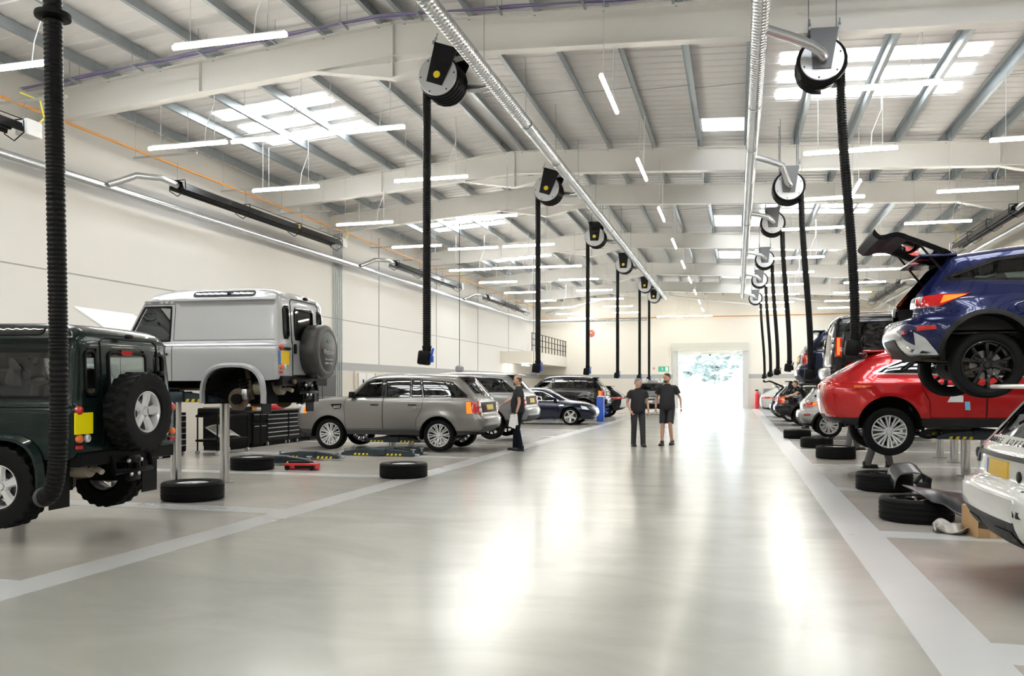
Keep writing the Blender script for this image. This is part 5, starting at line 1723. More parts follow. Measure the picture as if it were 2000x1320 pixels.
# red jack
t = thing('floor_jack', 'red floor jack lying by the loose wheel', 'jack', (-7.62, 13.75, 0), .08)
b = MB(); b.rbox((0, 0, .07), (.62, .20, .11), .02); b.build('body', M_red, t, True)
b = MB(); b.rbox((.05, -.105, .06), (.30, .02, .05), .005); b.rbox((-.05, 0, .14), (.40, .12, .04), .01); b.build('rubber_strip', M_blk, t)
b = MB(); b.tube([(-.2, .05, .13), (0, .07, .17), (.2, .05, .13)], .014, 6); b.build('hose', M_blk, t)
for x in (-.24, .24):
    for s in (-1, 1):
        b = MB(); b.cyl((x, s * .105, .045), (x, s * .135, .045), .045, 12); b.build('wheel', M_blk, t)

def loose_wheel(x, y, R, w, rr, style, m_, label, knob=False, z=0.0):
    t = thing('loose_wheel', label, 'wheel', (x, y, z))
    o = put_wheel(t, (0, 0, w / 2), 1, R, w, rr, style, m_, knob, random.random() * 6, 'rim', False)
    o.rotation_euler = (PI / 2, random.random() * 6, 0)
    o.rotation_euler = (PI / 2, 0, random.random() * 6)
    return t
loose_wheel(-7.05, 9.78, .405, .24, .208, 'chunky5', M_white, 'loose wheel lying on the floor behind the dark green off-roader')
loose_wheel(-8.55, 13.6, .39, .24, .208, 'chunky5', M_white, 'loose wheel lying behind the tall steel post')
loose_wheel(-5.38, 13.1, .40, .24, .208, 'chunky5', M_white, 'loose wheel lying alone on the left floor stripe')
loose_wheel(2.02, 18.9, .40, .26, .262, 'y5', M_rim, 'loose wheel nearest to the red SUV')
loose_wheel(1.93, 22.2, .39, .25, .262, 'y5', M_rimblk, 'loose wheel in the middle of the row of three on the right')
loose_wheel(1.72, 26.0, .39, .25, .262, 'y5', M_rimblk, 'farthest of the three loose wheels on the right')
loose_wheel(2.08, 13.25, .39, .26, .262, 'y5', M_rimblk, 'loose black wheel half under the small arch liner')
loose_wheel(1.96, 10.35, .39, .26, .262, 'y5', M_rimblk, 'loose black wheel under the big arch liner by the white SUV')

def sheet(name, pts_fn, nu, nv, th, m_, label, cat):
    V = []; 
    for i in range(nu + 1):
        for j in range(nv + 1):
            V.append(Vector(pts_fn(i / nu, j / nv)))
    b = MB(); fs = []
    for i in range(nu):
        for j in range(nv):
            a = i * (nv + 1) + j; fs.append((a, a + 1, a + nv + 2, a + nv + 1))
    b.add(V, fs)
    o = b.build(name, m_, None, True, 60)
    md = o.modifiers.new('thickness', 'SOLIDIFY'); md.thickness = th
    return tag(o, label, cat)
M_linr = mat('liner_black', (.030, .031, .033), .32, var=.25, scale=9, bump=.3)
def lin1(u, v):      # large arch liner leaning from the second wheel down to the floor
    A, B, C_, D = Vector((1.84, 10.52, .37)), Vector((2.52, 10.34, .30)), Vector((1.98, 9.93, .30)), Vector((2.50, 9.62, .05))
    p = A * (1 - u) * (1 - v) + B * u * (1 - v) + C_ * (1 - u) * v + D * u * v
    p.z += .07 * math.sin(PI * u) * math.sin(PI * v) + .014 * math.sin(16 * u + 3 * v) * v
    p.y += .035 * math.sin(9 * u) * v
    return (p.x, p.y, max(p.z, .015))
sheet('arch_liner', lin1, 22, 18, .006, M_linr, 'large torn black plastic arch liner leaning on the near loose wheel', 'car part')
def lin2(u, v):
    a = PI * (.1 + .85 * u)
    return (2.30 - .24 * math.cos(a) + .05 * v, 12.98 - .35 * v + .08 * math.sin(6 * u), max(.02, .10 + .34 * math.sin(a) - .12 * v + .02 * math.sin(11 * u)))
sheet('arch_liner', lin2, 18, 10, .006, M_linr, 'smaller curved black arch liner on the far loose wheel', 'car part')
b = MB(); b.tube([(2.54, 12.65, .0), (2.56, 12.6, .24), (2.46, 12.58, .30), (2.36, 12.56, .18)], .03, 8); b.rbox((2.46, 12.55, .14), (.16, .10, .12), .03)
tag(b.build('bracket', M_gry, None, True), 'black bracket with a bush beside the smaller arch liner', 'car part')
def lin3(u, v):
    return (1.98 + .30 * u, 9.66 - .30 * v + .05 * math.sin(7 * u), .05 + .05 * math.sin(PI * u) * (1 - v) + .035 * math.sin(9 * v + 6 * u))
sheet('heat_shield', lin3, 12, 12, .004, mat('foil_silver', (.40, .375, .34), .55, .4, var=.2, bump=.5, scale=6), 'crumpled silver heat shield on the floor by the cardboard box', 'car part')
t = thing('cardboard_box', 'brown cardboard box standing under the white SUV tail', 'box', (2.42, 9.42, 0), .2)
b = MB(); b.rbox((0, 0, .15), (.30, .34, .30), .004); b.build('carton', M_card, t)
b = MB(); b.box(-.03, -.171, .0, .03, -.1695, .30); b.box(-.03, -.17, .3002, .03, .17, .301); b.build('tape', mat('tape_tan', (.60, .44, .25), .4), t)

# ---------------------------------------------------------------- tool benches by the left wall
def cabinet(y0, y1, kind, label, h=.86, x0=-12.3, x1=-11.62):
    t = thing('tool_cabinet', label, 'cabinet', (x1, (y0 + y1) / 2, 0))
    w = y1 - y0
    b = MB(); b.box(x0 - x1, -w / 2 + .004, .10, -.012, w / 2 - .004, h); b.build('body', M_mblk, t)
    b = MB(); b.box(x0 - x1, -w / 2 + .03, 0, -.06, w / 2 - .03, .10); b.build('plinth', M_blk, t)
    if kind == 'drawers':
        n = 6
        for i in range(n):
            z0 = .14 + (h - .18) * i / n; z1 = .14 + (h - .18) * (i + 1) / n - .012
            dr = MB(); dr.rbox((-.002, 0, (z0 + z1) / 2), (.024, w - .05, z1 - z0), .004); do = dr.build('drawer', mat('drawer_black', (.010, .010, .011), .35, .1, spec=.25), t)
            b = MB(); b.rbox((.018, 0, z1 - .02), (.02, w - .08, .018), .004); b.build('handle', M_alum, do)
        for yy in (-w / 2 + .08, w / 2 - .08):
            b = MB(); b.cyl((-.05, yy - .02, .05), (-.05, yy + .02, .05), .05, 14); b.build('castor', M_alum, t, True)
    elif kind == 'doors':
        for s in (-1, 1):
            do = MB(); do.rbox((-.002, s * w / 4, (h + .12) / 2), (.022, w / 2 - .02, h - .16), .004); d_ = do.build('door', MATS.get('drawer_black') or M_mblk, t)
            b = MB(); b.tube([(.012, s * .05, h - .10), (.04, s * .05, h - .10), (.04, s * .05, h - .20), (.012, s * .05, h - .20)], .008, 6); b.build('handle', M_alum, d_)
    elif kind == 'split':
        for s in (-1, 1):
            do = MB(); do.rbox((-.002, s * w / 4, h - .12), (.022, w / 2 - .02, .18), .004); d_ = do.build('drawer', M_mblk, t)
            b = MB(); b.rbox((.018, s * w / 4, h - .05), (.02, w / 2 - .08, .018), .004); b.build('handle', M_alum, d_)
            do = MB(); do.rbox((-.002, s * w / 4, .33), (.022, w / 2 - .02, .52), .004); d_ = do.build('door', M_mblk, t)
            b = MB(); b.rbox((.018, s * w / 4, .52), (.02, w / 2 - .12, .018), .004); b.build('handle', M_alum, d_)
    return t
cabinet(17.45, 18.5, 'plain', 'tall plain black cabinet behind the second steel post', 1.02)
cabinet(18.5, 19.15, 'split', 'narrow black cabinet with two top drawers beside the plain one')
cabinet(19.15, 20.2, 'drawers', 'wide black drawer chest with silver handles under the bench')
cabinet(20.2, 20.8, 'drawers', 'narrow black drawer chest with silver handles under the bench')
cabinet(20.8, 21.45, 'doors', 'black cupboard with two loop handles')
cabinet(21.45, 22.6, 'plain', 'plain black bench end hidden by the bronze grey SUV', .80)
cabinet(15.0, 15.9, 'drawers', 'black drawer chest left of the trolley, seen past the green spare wheel', .95)
b = MB(); b.rbox((-11.95, 20.0, .885), (.74, 4.0, .045), .008); tag(b.build('worktop', mat('worktop_black', (.010, .010, .011), .3, spec=.25), None), 'long black worktop over the drawer chests', 'worktop')
t = thing('wall_cabinet', 'grey cupboard hung above the worktop by the conduits', 'cabinet', (-12.05, 22.9, 0))
b = MB(); b.box(-.35, -.9, 1.12, 0, .95, 1.86); b.build('body', mat('cabinet_grey', (.10, .10, .105), .4, .2), t)
for y in (-.44, .47):
    b = MB(); b.rbox((.008, y, 1.50), (.02, .88, .68), .004); d_ = b.build('door', MATS['cabinet_grey'], t)
    b = MB(); b.rbox((.024, y, 1.20), (.016, .80, .014), .003); b.build('handle', M_alum, d_)
b = MB(); b.box(-.33, -.9, .9, -.30, .95, 1.12); b.build('back_panel', M_gry, t)
# trolley with a parts tray
t = thing('parts_trolley', 'black trolley with a pale panel on its lower shelf behind the first steel post', 'trolley', (-11.25, 16.7, 0))
for z in (.32, .86):
    b = MB(); b.rbox((0, 0, z), (.55, 1.25, .05), .01); b.build('shelf', M_mblk, t)
for sx in (-.25, .25):
    for sy in (-.58, .58):
        b = MB(); b.cyl((sx, sy, .10), (sx, sy, .90), .018, 8); b.build('post', M_mblk, t)
        b = MB(); b.cyl((sx, sy - .02, .05), (sx, sy + .02, .05), .05, 14); b.build('castor', M_alum, t, True)
b = MB(); b.rbox((0, -.05, .96), (.50, 1.10, .16), .03); tag(b.build('bumper_part', M_mblk, None, True), 'black trim part lying on top of the trolley', 'car part').location = (-11.25, 16.7, 0)
def lin4(u, v):
    return (-11.02 - .42 * v, 16.3 + .75 * u, .36 + .24 * v + .05 * math.sin(PI * u))
sheet('panel', lin4, 6, 6, .006, mat('panel_pale', (.45, .46, .42), .4, .3), 'pale panel resting on the trolley shelf', 'car part')
for nm, x, y, z, s, m_, lab in (('parts_box', -11.85, 18.9, .91, (.12, .14, .16), M_org, 'small orange box on the worktop'), ('roll_holder', -11.85, 21.2, .91, (.16, .22, .10), M_white, 'white roll holder on the worktop'), ('tool_case', -11.9, 20.1, .91, (.18, .5, .12), M_red, 'red tool case on the worktop')):
    b = MB(); b.rbox((x, y, z + s[2] / 2), s, .012); b.rbox((x, y, z + s[2] + .01), (s[0] * .3, s[1] * .4, .02), .004); tag(b.build(nm, m_, None, True), lab, 'box')

# ---------------------------------------------------------------- fittings on the walls
dd = bpy.data.objects.new('door_2', None); COL.objects.link(dd); dd.location = (XL + .02, 30.4, 0); struct(dd)
b = MB(); b.box(0, -.95, 0, .06, .95, 2.12); b.build('frame', M_dado, dd)
for s in (-1, 1):
    b = MB(); b.box(.05, min(s * .04, s * .84), .02, .09, max(s * .04, s * .84), 2.05); b.build('leaf', M_white, dd)
    b = MB(); b.box(.09, s * .30 - .07, .9, .096, s * .30 + .07, 1.8); b.build('vision_panel', M_blk, dd)
    b = MB(); b.box(.09, s * .78 - .04, .02, .10, s * .78 + .04, 2.05); b.build('edge_strip', mat('edge_wood', (.50, .33, .15), .5), dd)
# gallery in the far left corner
g = bpy.data.objects.new('wall_gallery', None); COL.objects.link(g); struct(g)
b = MB(); b.box(XL, 50.1, 3.02, -12.2, YB, 3.15); b.build('slab', M_wall, g)
b = MB(); b.box(-12.2, 50.0, 2.98, -12.1, YB, 3.72); b.build('parapet', M_wall, g)
b = MB(); b.box(XL, 50.0, 2.98, -12.2, 50.1, 3.72); b.build('parapet', M_wall, g)
for i in range(12):
    b = MB(); b.cyl((-12.15, 50.2 + .95 * i, 3.72), (-12.15, 50.2 + .95 * i, 4.85), .03, 6); b.build('railing_post', M_gry, g)
for z in (4.1, 4.48, 4.85):
    b = MB(); b.cyl((-12.15, 50.1, z), (-12.15, YB - .1, z), .025, 6); b.build('railing', M_gry, g)
light(-13.0, 52.0, 'lit light fixed under the gallery slab', PI / 2, 2.9)
# power drops
for i, (x, y) in enumerate(((-10.0, 29.8), (-9.6, 40.0))):
    t = thing('power_drop', 'grey socket box hanging on a thin cable, %s the camera' % ('nearer to', 'farther from')[i], 'socket', (x, y, 2.1))
    b = MB(); b.cyl((0, 0, .2), (0, 0, roof_z(x) - 2.11), .012, 6); b.build('cable', M_gry, t)
    b = MB(); b.lathe([(.001, .24), (.06, .22), (.16, .16), (.17, .02), (.10, -.04), (.001, -.04)], 8, Matrix.Rotation(PI / 2, 4, 'X')); b.build('socket_box', mat('socket_grey', (.28, .29, .31), .5), t)
# small signs on the far wall
t = thing('exit_sign', 'small green exit sign beside the roller door', 'sign', (-5.05, YB - .02, 2.80))
b = MB(); b.rbox((0, 0, 0), (.75, .03, .36), .01); b.build('board', mat('exit_green', (.05, .50, .33), .5), t)
b = MB(); b.cbox((.22, -.018, 0), (.20, .01, .28)); b.cyl((-.10, -.016, .08), (-.10, -.024, .08), .035, 10); b.prism([(-.16, -.12), (-.10, -.02), (-.12, .05), (-.07, .05), (-.03, -.02), (-.06, -.12), (-.08, -.03)], -.026, -.016, 'xz'); b.build('pictogram', M_white, t)
t = thing('alarm_button', 'small red alarm button on the far wall', 'alarm', (-5.75, YB - .03, 2.85)); b = MB(); b.rbox((0, 0, 0), (.13, .06, .13), .01); b.build('box', M_red, t); b = MB(); b.cbox((0, -.032, 0), (.06, .01, .06)); b.build('button', M_white, t)
t = thing('alarm_bell', 'red ring alarm bell high on the far wall', 'alarm', (-10.3, YB - .03, 5.45)); b = MB(); b.lathe([(.001, -.1), (.08, -.1), (.12, -.05), (.24, -.04), (.26, 0)], 20); b.build('gong', mat('bell_red', (.60, .14, .08), .4), t, True); b = MB(); b.cyl((0, -.10, 0), (0, -.13, 0), .05, 10); b.build('boss', M_white, t)
# things standing by the far wall right of the door
t = thing('fire_extinguisher', 'red fire extinguisher right of the roller door', 'extinguisher', (1.35, 60.4, 0)); b = MB(); b.lathe([(.001, 0), (.15, 0), (.16, .05), (.16, 1.0), (.10, 1.15), (.04, 1.2), (.001, 1.2)], 16, Matrix.Rotation(PI / 2, 4, 'X')); b.build('cylinder', M_red, t, True); b = MB(); b.rbox((0, 0, 1.28), (.20, .06, .10), .02); b.tube([(.05, 0, 1.25), (.22, -.05, 1.1), (.2, -.05, .6)], .02, 6); b.build('valve', M_blk, t)
t = thing('waste_bin', 'grey bin with a blue lower half right of the roller door', 'bin', (2.15, 60.2, 0)); b = MB(); b.rbox((0, 0, 1.05), (.75, .6, .7), .04); b.build('bin_top', mat('bin_grey', (.16, .18, .19), .5), t, True); b = MB(); b.rbox((0, 0, .35), (.80, .66, .7), .04); b.build('bin_base', mat('bin_blue', (.10, .30, .50), .5), t, True)
t = thing('recycling_bin', 'tall blue bin standing by the nose of the blue saloon', 'bin', (-5.72, 36.3, 0)); b = MB(); b.rbox((0, 0, .55), (.30, .42, 1.08), .04); b.build('bin_body', M_blue, t, True); b = MB(); b.rbox((.02, 0, 1.10), (.26, .44, .04), .015); b.build('bin_lid', M_white, t, True)

# ---------------------------------------------------------------- outside the roller door
b = MB(); b.box(-60, YB + .3, -.25, 60, 190, -.03); o = struct(b.build('ground_exterior', mat('yard_concrete', (.55, .55, .54), .8, var=.05, scale=1))); 
M_leaf = mat('leaf_pale', (.21, .26, .245), .8, var=.3, scale=3)
def tree_out(x, y, h, label, k):
    random.seed(k)
    t = thing('outside_tree', label, 'tree', (x, y, -.03), 0, 'trees across the yard outside')
    b = MB(); b.tube([(0, 0, 0), (.1, 0, h * .3), (0, .1, h * .62)], [.22, .16, .08], 8); b.build('trunk', mat('bark_grey', (.28, .28, .27), .8), t, True)
    b = MB()
    for i in range(420):
        a = random.random() * 2 * PI; q = random.random() ** .5; zz = random.random()
        rad = h * .36 * math.sin(PI * (.12 + .8 * zz)) * q
        c = Vector((rad * math.cos(a), rad * math.sin(a), h * (.25 + .75 * zz)))
        s = h * .055 * (.6 + random.random())
        R_ = Matrix.Translation(c) @ Matrix.Rotation(random.random() * 6, 4, 'Z') @ Matrix.Rotation(random.random() * 3, 4, 'X')
        b.add([(-s, 0, 0), (0, -s * .5, .02), (s, 0, 0), (0, s * .5, .02)], [(0, 1, 2, 3)], R_)
    f = b.build('foliage', M_leaf, t, fix=False); f['kind'] = 'stuff'
for i, (x, y, h, lab) in enumerate(((-7.5, 96, 9.0, 'leftmost pale tree outside the roller door'), (-2.5, 101, 8.0, 'middle pale tree outside the roller door'), (2.8, 98, 9.5, 'rightmost pale tree outside the roller door'), (-5.2, 112, 12, 'taller pale tree behind, outside the roller door'))):
    tree_out(x, y, h, lab, i)
random.seed(11)
# ---------------------------------------------------------------- people
def skin_mesh(name, chains, m_, parent, levels=2):
    """chains: lists of (x, y, z, r); grown with a skin modifier, joined where the first point repeats an earlier one"""
    vs = []; es = []; rs = []
    def vid(p):
        for i, q in enumerate(vs):
            if (Vector(q) - Vector(p[:3])).length < 1e-4:
                return i
        vs.append(tuple(p[:3])); rs.append(p[3]); return len(vs) - 1
    for ch in chains:
        ids = [vid(p) for p in ch]
        es += list(zip(ids[:-1], ids[1:]))
    me = bpy.data.meshes.new(name); me.from_pydata(vs, es, [])
    o = bpy.data.objects.new(name, me)
    md = o.modifiers.new('skin', 'SKIN'); md.use_smooth_shade = True
    sd = me.skin_vertices[0].data
    for i, r in enumerate(rs):
        r = r if isinstance(r, tuple) else (r, r)
        sd[i].radius = r; sd[i].use_root = (i == 0)
    ss = o.modifiers.new('sub', 'SUBSURF'); ss.levels = levels; ss.render_levels = levels
    m2 = bake(o)
    m2.materials.clear(); m2.materials.append(m_)
    m2.shade_smooth()
    return link(bpy.data.objects.new(name, m2), parent)

def head_mesh(parent, c, yaw, m_skin, m_hair, bald=0.0, beard=False):
    """a head of lathe-like rings: face towards +x before the yaw"""
    H = .125
    b = MB(); nz, na = 18, 28
    vs = []
    for i in range(nz + 1):
        t = i / nz; z = -H + 2 * H * t
        prof = math.sqrt(max(0, 1 - ((t - .54) / .54) ** 2)) if t > .54 else (math.sqrt(max(0, 1 - ((.54 - t) / .56) ** 2)) ** .8)
        for j in range(na):
            a = 2 * PI * j / na
            ca, sa = math.cos(a), math.sin(a)
            rx = .098 * prof; ry = .074 * prof
            x = rx * ca; y = ry * sa
            if t < .45 and ca < 0: x *= .80
            if ca > .5:
                if .30 < t < .56: x += .022 * max(0, 1 - abs(sa) * 4.2) * math.sin(PI * (t - .30) / .26)       # nose
                if .52 < t < .60: x -= .008 * (1 if .15 < abs(sa) < .6 else 0)                                  # eye sockets
                if .20 < t < .27: x += .005 * max(0, 1 - abs(sa) * 3)                                           # lips
            vs.append((x, y, z))
    fs = [(i * na + j, i * na + (j + 1) % na, (i + 1) * na + (j + 1) % na, (i + 1) * na + j) for i in range(nz) for j in range(na)]
    M_ = Matrix.Translation(c) @ Matrix.Rotation(yaw, 4, 'Z')
    b.add(vs, fs, M_)
    for s in (-1, 1):
        b.rbox((-.005, s * .078, .0), (.045, .018, .062), .008, M_)
    hd = b.build('head', m_skin, parent, True, 0)
    b = MB()
    for s in (-1, 1):
        b.rbox((.083, s * .032, .018), (.012, .020, .009), .003, M_); b.rbox((.090, s * .033, .036), (.010, .034, .006), .002, M_)
    b.rbox((.092, 0, -.066), (.008, .044, .007), .002, M_)
    b.build('facial_features', M_hairb, hd)
    # hair cap
    b = MB(); vs = []; n = 0
    for i in range(13):
        t = .40 + .62 * i / 12
        tt = min(t, .999)
        prof = math.sqrt(max(0, 1 - ((tt - .54) / .54) ** 2)) if tt > .54 else 1.0
        for j in range(na):
            a = 2 * PI * j / na; ca, sa = math.cos(a), math.sin(a)
            g = 1.06
            lim = .62 + (.22 + bald * .2) * max(0, ca)
            x = .098 * prof * g * ca; y = .074 * prof * g * sa
            if t < lim and ca > -.25 or (bald and t > .80):
                x *= .90; y *= .90
            vs.append((x, y, -H + 2 * H * min(t, 1.0) + (.004 if t > .9 and not bald else -.006 if bald and t > .8 else 0)))
    fs = [(i * na + j, i * na + (j + 1) % na, (i + 1) * na + (j + 1) % na, (i + 1) * na + j) for i in range(12) for j in range(na)]
    b.add(vs, fs, M_); b.build('hair', m_hair, hd, True, 0)
    if beard:
        b = MB(); b.rbox((.062, 0, -.085), (.065, .10, .075), .028, M_); b.build('beard', m_hair, hd, True)
    return hd

def hand(parent, wrist, elbow, m_, curl=.5, side=1, palm_n=None):
    """palm and five fingers, continuing from the forearm"""
    W = Vector(wrist); d = (W - Vector(elbow)).normalized()
    n = Vector(palm_n).normalized() if palm_n else Vector((1, 0, 0))
    n = (n - d * n.dot(d)).normalized(); s = d.cross(n) * side
    ch = [[(*W, .026), (*(W + d * .04), (.034, .020)), (*(W + d * .085), (.038, .018))]]
    o = skin_mesh('hand', ch, m_, parent, 1)
    for k, (off, L) in enumerate(((-.028, .068), (-.009, .078), (.010, .073), (.028, .058))):
        p0 = W + d * .080 + s * off
        p1 = p0 + (d * .75 + n * curl * .6).normalized() * L * .5
        p2 = p1 + (d * .35 + n * curl * 1.3).normalized() * L * .5
        skin_mesh('finger', [[(*p0, .0095), (*p1, .009), (*p2, .007)]], m_, o, 1)
    p0 = W + d * .030 - s * .026; p1 = p0 + (d * .6 - s * .7 + n * .3).normalized() * .045; p2 = p1 + (d * .9 + n * .5).normalized() * .035
    skin_mesh('thumb', [[(*p0, .013), (*p1, .010), (*p2, .008)]], m_, o, 1)
    return o

def person(label, loc, rz, J, top, legs, shoe, hair, bald=0, beard=False, shorts=False, head_yaw=0.0, belly=0.0, hands=True):
    """J: joints in metres, x forward, y left. Body skin is one continuous mesh; clothes are its children"""
    r = thing('person', label, 'person', loc, rz)
    pel, chest, neck, head = J['pel'], J['chest'], J['neck'], J['head']
    mid = [(pel[i] + chest[i]) / 2 for i in range(3)]
    uc = [chest[i] * .38 + neck[i] * .62 for i in range(3)]
    ch = [[(*pel, .10), (*mid, (.10, .10)), (*chest, (.11, .10)), (*uc, (.085, .075)), (*neck, .050), (*[neck[i] * .35 + head[i] * .65 for i in range(3)], .052)]]
    for s in ('l', 'r'):
        sh_, el, wr = J['sh' + s], J['el' + s], J['wr' + s]
        ch.append([(*uc, (.080, .070)), (sh_[0], sh_[1] * .95, sh_[2] - .028, .042), (*el, .040), (*wr, .026)])
        hp, kn, an = J['hip' + s], J['kn' + s], J['an' + s]
        ch.append([(*pel, .10), (*hp, .080), (*kn, .055), (*[kn[i] * .55 + an[i] * .45 for i in range(3)], .054), (*an, .034)])
    body = skin_mesh('body', ch, M_skin, r, 2)
    head_mesh(r, Vector(head), head_yaw, M_skin, hair, bald, beard)
    up = lambda p, dz: (p[0], p[1], p[2] + dz)
    def spine(t):
        if t <= 1: return [pel[i] + (neck[i] - pel[i]) * t + (chest[i] - (pel[i] * .365 + neck[i] * .635)) * math.sin(PI * min(max(t, 0), 1)) * .9 for i in range(3)]
        return up(neck, (t - 1) * .5)
    k_ = (neck[2] - pel[2]) / .52 if neck[2] - pel[2] > .3 else 1.0
    rg = []
    for t, hw, hd, bl in ((-.16, .172, .128, .5), (0, .172, .130, .8), (.18, .164, .126, 1.), (.36, .160, .122, .9), (.55, .170, .122, .4), (.70, .184, .120, .1), (.81, .184, .106, 0), (.88, .160, .092, 0), (.94, .118, .076, 0), (.99, .076, .064, 0), (1.03, .062, .060, 0)):
        c = spine(t); c = (c[0] + belly * .10 * bl, c[1], c[2])
        rg.append((c, (hd + belly * .16 * bl) * k_, (hw * 1.06 + belly * .06 * bl) * k_))
    b = MB(); b.loft(rg, 24)
    for s in ('l', 'r'):
        sh_, el = J['sh' + s], J['el' + s]
        q = [sh_[i] * .42 + el[i] * .58 for i in range(3)]
        i0 = [spine(.84)[i] * .45 + sh_[i] * .55 for i in range(3)]
        q0 = [sh_[i] * .85 + el[i] * .15 for i in range(3)]
        b.tube([i0, up(sh_, -.022), q0, q], [.060 * k_, .068 * k_, .072 * k_, .072 * k_], 16)
    shirt = b.build('polo_shirt', top, r, True, 60)
    cl = [Vector(neck) + Vector((.062 * math.cos(a), .062 * math.sin(a), .012 * math.cos(a) - .012)) for a in np.linspace(-2.7, 2.7, 16)]
    b = MB(); b.tube(cl, .016, 6); b.build('collar', top, shirt, True)
    b = MB()
    seated = J['knl'][2] > J['hipl'][2]
    if not seated:
        b.loft([(up(pel, .06), .118, .160), (up(pel, 0), .125, .168), (up(pel, -.07), .124, .168), (up(pel, -.12), .105, .150)], 20)
    for s in ('l', 'r'):
        hp, kn, an = J['hip' + s], J['kn' + s], J['an' + s]
        L = lambda t, p, q: [p[i] + (q[i] - p[i]) * t for i in range(3)]
        if shorts:
            b.tube([up(hp, .04), hp, L(.45, hp, kn), L(.90, hp, kn)], [.085, .097, .098, .092], 16)
        else:
            b.tube([up(hp, .04), hp, L(.5, hp, kn), kn, L(.45, kn, an), L(.85, kn, an), up(an, -.035)], [.085, .095, .086, .074, .070, .066, .068], 16)
    b.build('shorts' if shorts else 'trousers', legs, r, True, 60)
    for s in ('l', 'r'):
        an = J['an' + s]; f = J.get('ft' + s, (1, 0))
        M_ = Matrix.Translation((an[0], an[1], an[2] - .075)) @ Matrix.Rotation(math.atan2(f[1], f[0]), 4, 'Z')
        b = MB(); b.rbox((.055, 0, .025), (.27, .096, .075), .034, M_); b.rbox((-.02, 0, .075), (.12, .088, .10), .03, M_); b.build('shoe', shoe, r, True)
        b = MB(); b.rbox((.055, 0, -.004), (.285, .102, .022), .008, M_); b.build('sole', M_blk, r)
        if hands:
            hand(r, J['wr' + s], J['el' + s], M_skin, J.get('curl', .6), 1 if s == 'l' else -1, J.get('pn' + s))
    return r

def stand(h=1.76, **kw):
    k = h / 1.76
    J = dict(pel=(0, 0, .97), chest=(.01, 0, 1.30), neck=(.0, 0, 1.49), head=(.03, 0, 1.635),
             shl=(0, .19, 1.42), ell=(-.02, .25, 1.14), wrl=(.06, .27, .90), shr=(0, -.19, 1.42), elr=(-.02, -.25, 1.14), wrr=(.06, -.27, .90),
             hipl=(0, .095, .90), knl=(.02, .105, .50), anl=(-.01, .11, .085), hipr=(0, -.095, .90), knr=(.02, -.105, .50), anr=(-.01, -.11, .085))
    for a, v in kw.items():
        J[a] = v
    for a in list(J):
        if isinstance(J[a], tuple) and len(J[a]) == 3:
            J[a] = tuple(q * k if a[:2] not in ('pn',) else q for q in J[a])
    return J

# man at the back of the bronze grey SUV, one hand on it, papers in the other (facing left in the picture)
J = stand(1.78, elr=(.20, -.20, 1.20), wrr=(.38, -.12, 1.10), ell=(-.05, .27, 1.13), wrl=(.02, .29, .88), pnr=(0, .2, -1), pnl=(1, 0, 0), knl=(.03, .12, .5), anl=(-.06, .14, .085), anr=(.10, -.12, .085), knr=(.08, -.11, .5))
man1 = person('man in charcoal polo and dark trousers holding papers by the bronze grey SUV', (-4.98, 19.25, 0), PI + .12, J, M_char, M_navy, M_shoe, M_hairb, bald=1, beard=True, head_yaw=.1, belly=.25)
t = thing('paper_sheets', 'white sheets of paper held by the man beside the SUV', 'paper', (-5.0, 18.90, .74), PI - .4)
for i, a in enumerate((.1, -.25)):
    b = MB(); b.rbox((.02 * i, .012 * i, -.06 * i), (.21, .004, .26), .001, Matrix.Rotation(a, 4, 'Y')); b.build('sheet', M_paper, t)

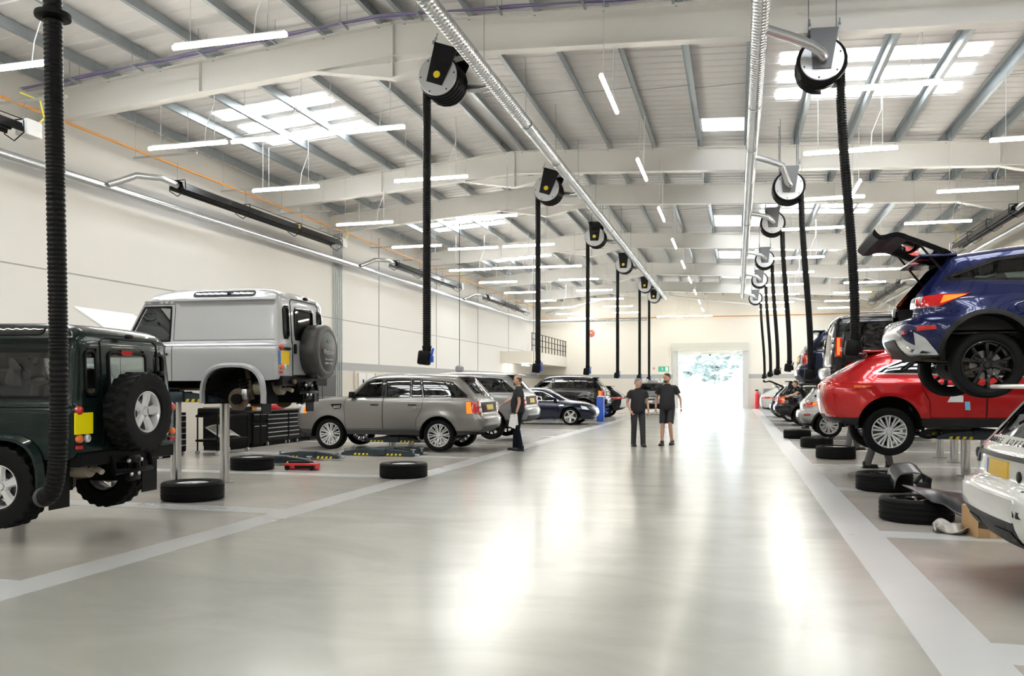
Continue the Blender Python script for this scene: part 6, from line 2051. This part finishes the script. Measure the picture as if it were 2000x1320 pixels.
# two men walking up the aisle
J = stand(1.72, elr=(-.06, -.27, 1.14), wrr=(.14, -.22, .92), ell=(-.04, .26, 1.14), wrl=(.10, .26, .90), knl=(.10, .10, .50), anl=(.16, .10, .085), knr=(.0, -.10, .50), anr=(-.06, -.10, .085), pnr=(.3, 1, 0), pnl=(.3, -1, 0))
person('grey haired man in charcoal polo and long trousers walking in the aisle', (-2.42, 21.4, 0), -PI / 2 + .35, J, M_char, M_trg, M_shoe, M_hairg, head_yaw=.75, belly=.25)
J = stand(1.86, elr=(-.06, -.29, 1.14), wrr=(.10, -.26, .90), ell=(-.06, .31, 1.14), wrl=(.02, .34, .90), knl=(.16, .10, .52), anl=(-.02, .11, .10), knr=(.06, -.10, .50), anr=(.10, -.11, .085), pnr=(.3, 1, 0), pnl=(.3, -1, 0))
person('tall bearded man in charcoal polo and shorts walking in the aisle', (-1.72, 21.9, 0), -PI / 2 - .15, J, M_char, M_trg, M_hairb, M_hairb, beard=True, shorts=True, head_yaw=-.55, belly=.2)
# driver inside the bronze grey SUV
J = stand(1.74, pel=(-.12, 0, .62), chest=(-.2, 0, .98), neck=(-.2, 0, 1.16), head=(-.16, 0, 1.30), shl=(-.2, .19, 1.08), ell=(.02, .24, .88), wrl=(.26, .18, .95), shr=(-.2, -.19, 1.08), elr=(.02, -.24, .88), wrr=(.26, -.18, .95), hipl=(-.08, .1, .60), knl=(.34, .12, .68), anl=(.50, .12, .42), hipr=(-.08, -.1, .60), knr=(.34, -.12, .68), anr=(.50, -.12, .42))
person('driver with short grey hair sitting in the bronze grey SUV', (-8.2, 19.5, .16), PI, J, M_white, M_navy, M_shoe, M_hairg, bald=1)
# two mechanics behind the red SUV, mostly legs in view
J = stand(1.78, knl=(.10, .12, .50), anl=(.20, .13, .085), knr=(-.02, -.11, .5), anr=(-.10, -.12, .085))
person('mechanic in grey trousers standing behind the row of loose wheels', (2.62, 21.4, 0), .2, J, M_char, mat('trousers_midgrey', (.10, .10, .105), .85), mat('shoe_brown', (.10, .05, .03), .6), M_hairb)
J = stand(1.78, knl=(.14, .12, .50), anl=(.24, .13, .085), knr=(-.08, -.11, .5), anr=(-.22, -.12, .085))
person('mechanic working under the red SUV, legs showing below it', (2.55, 16.9, 0), .1, J, M_char, MATS['trousers_midgrey'], M_shoe, M_hairb)
# mechanic leaning over in the far right row
J = stand(1.86, chest=(.14, 0, 1.28), neck=(.26, 0, 1.44), head=(.36, 0, 1.53), shl=(.18, .19, 1.40), ell=(.36, .24, 1.18), wrl=(.56, .18, 1.12), shr=(.18, -.19, 1.40), elr=(.36, -.24, 1.18), wrr=(.56, -.18, 1.12))
person('mechanic in black leaning forward in the far right row', (2.45, 32.2, .0), PI, J, M_blk, M_navy, M_shoe, M_hairb)
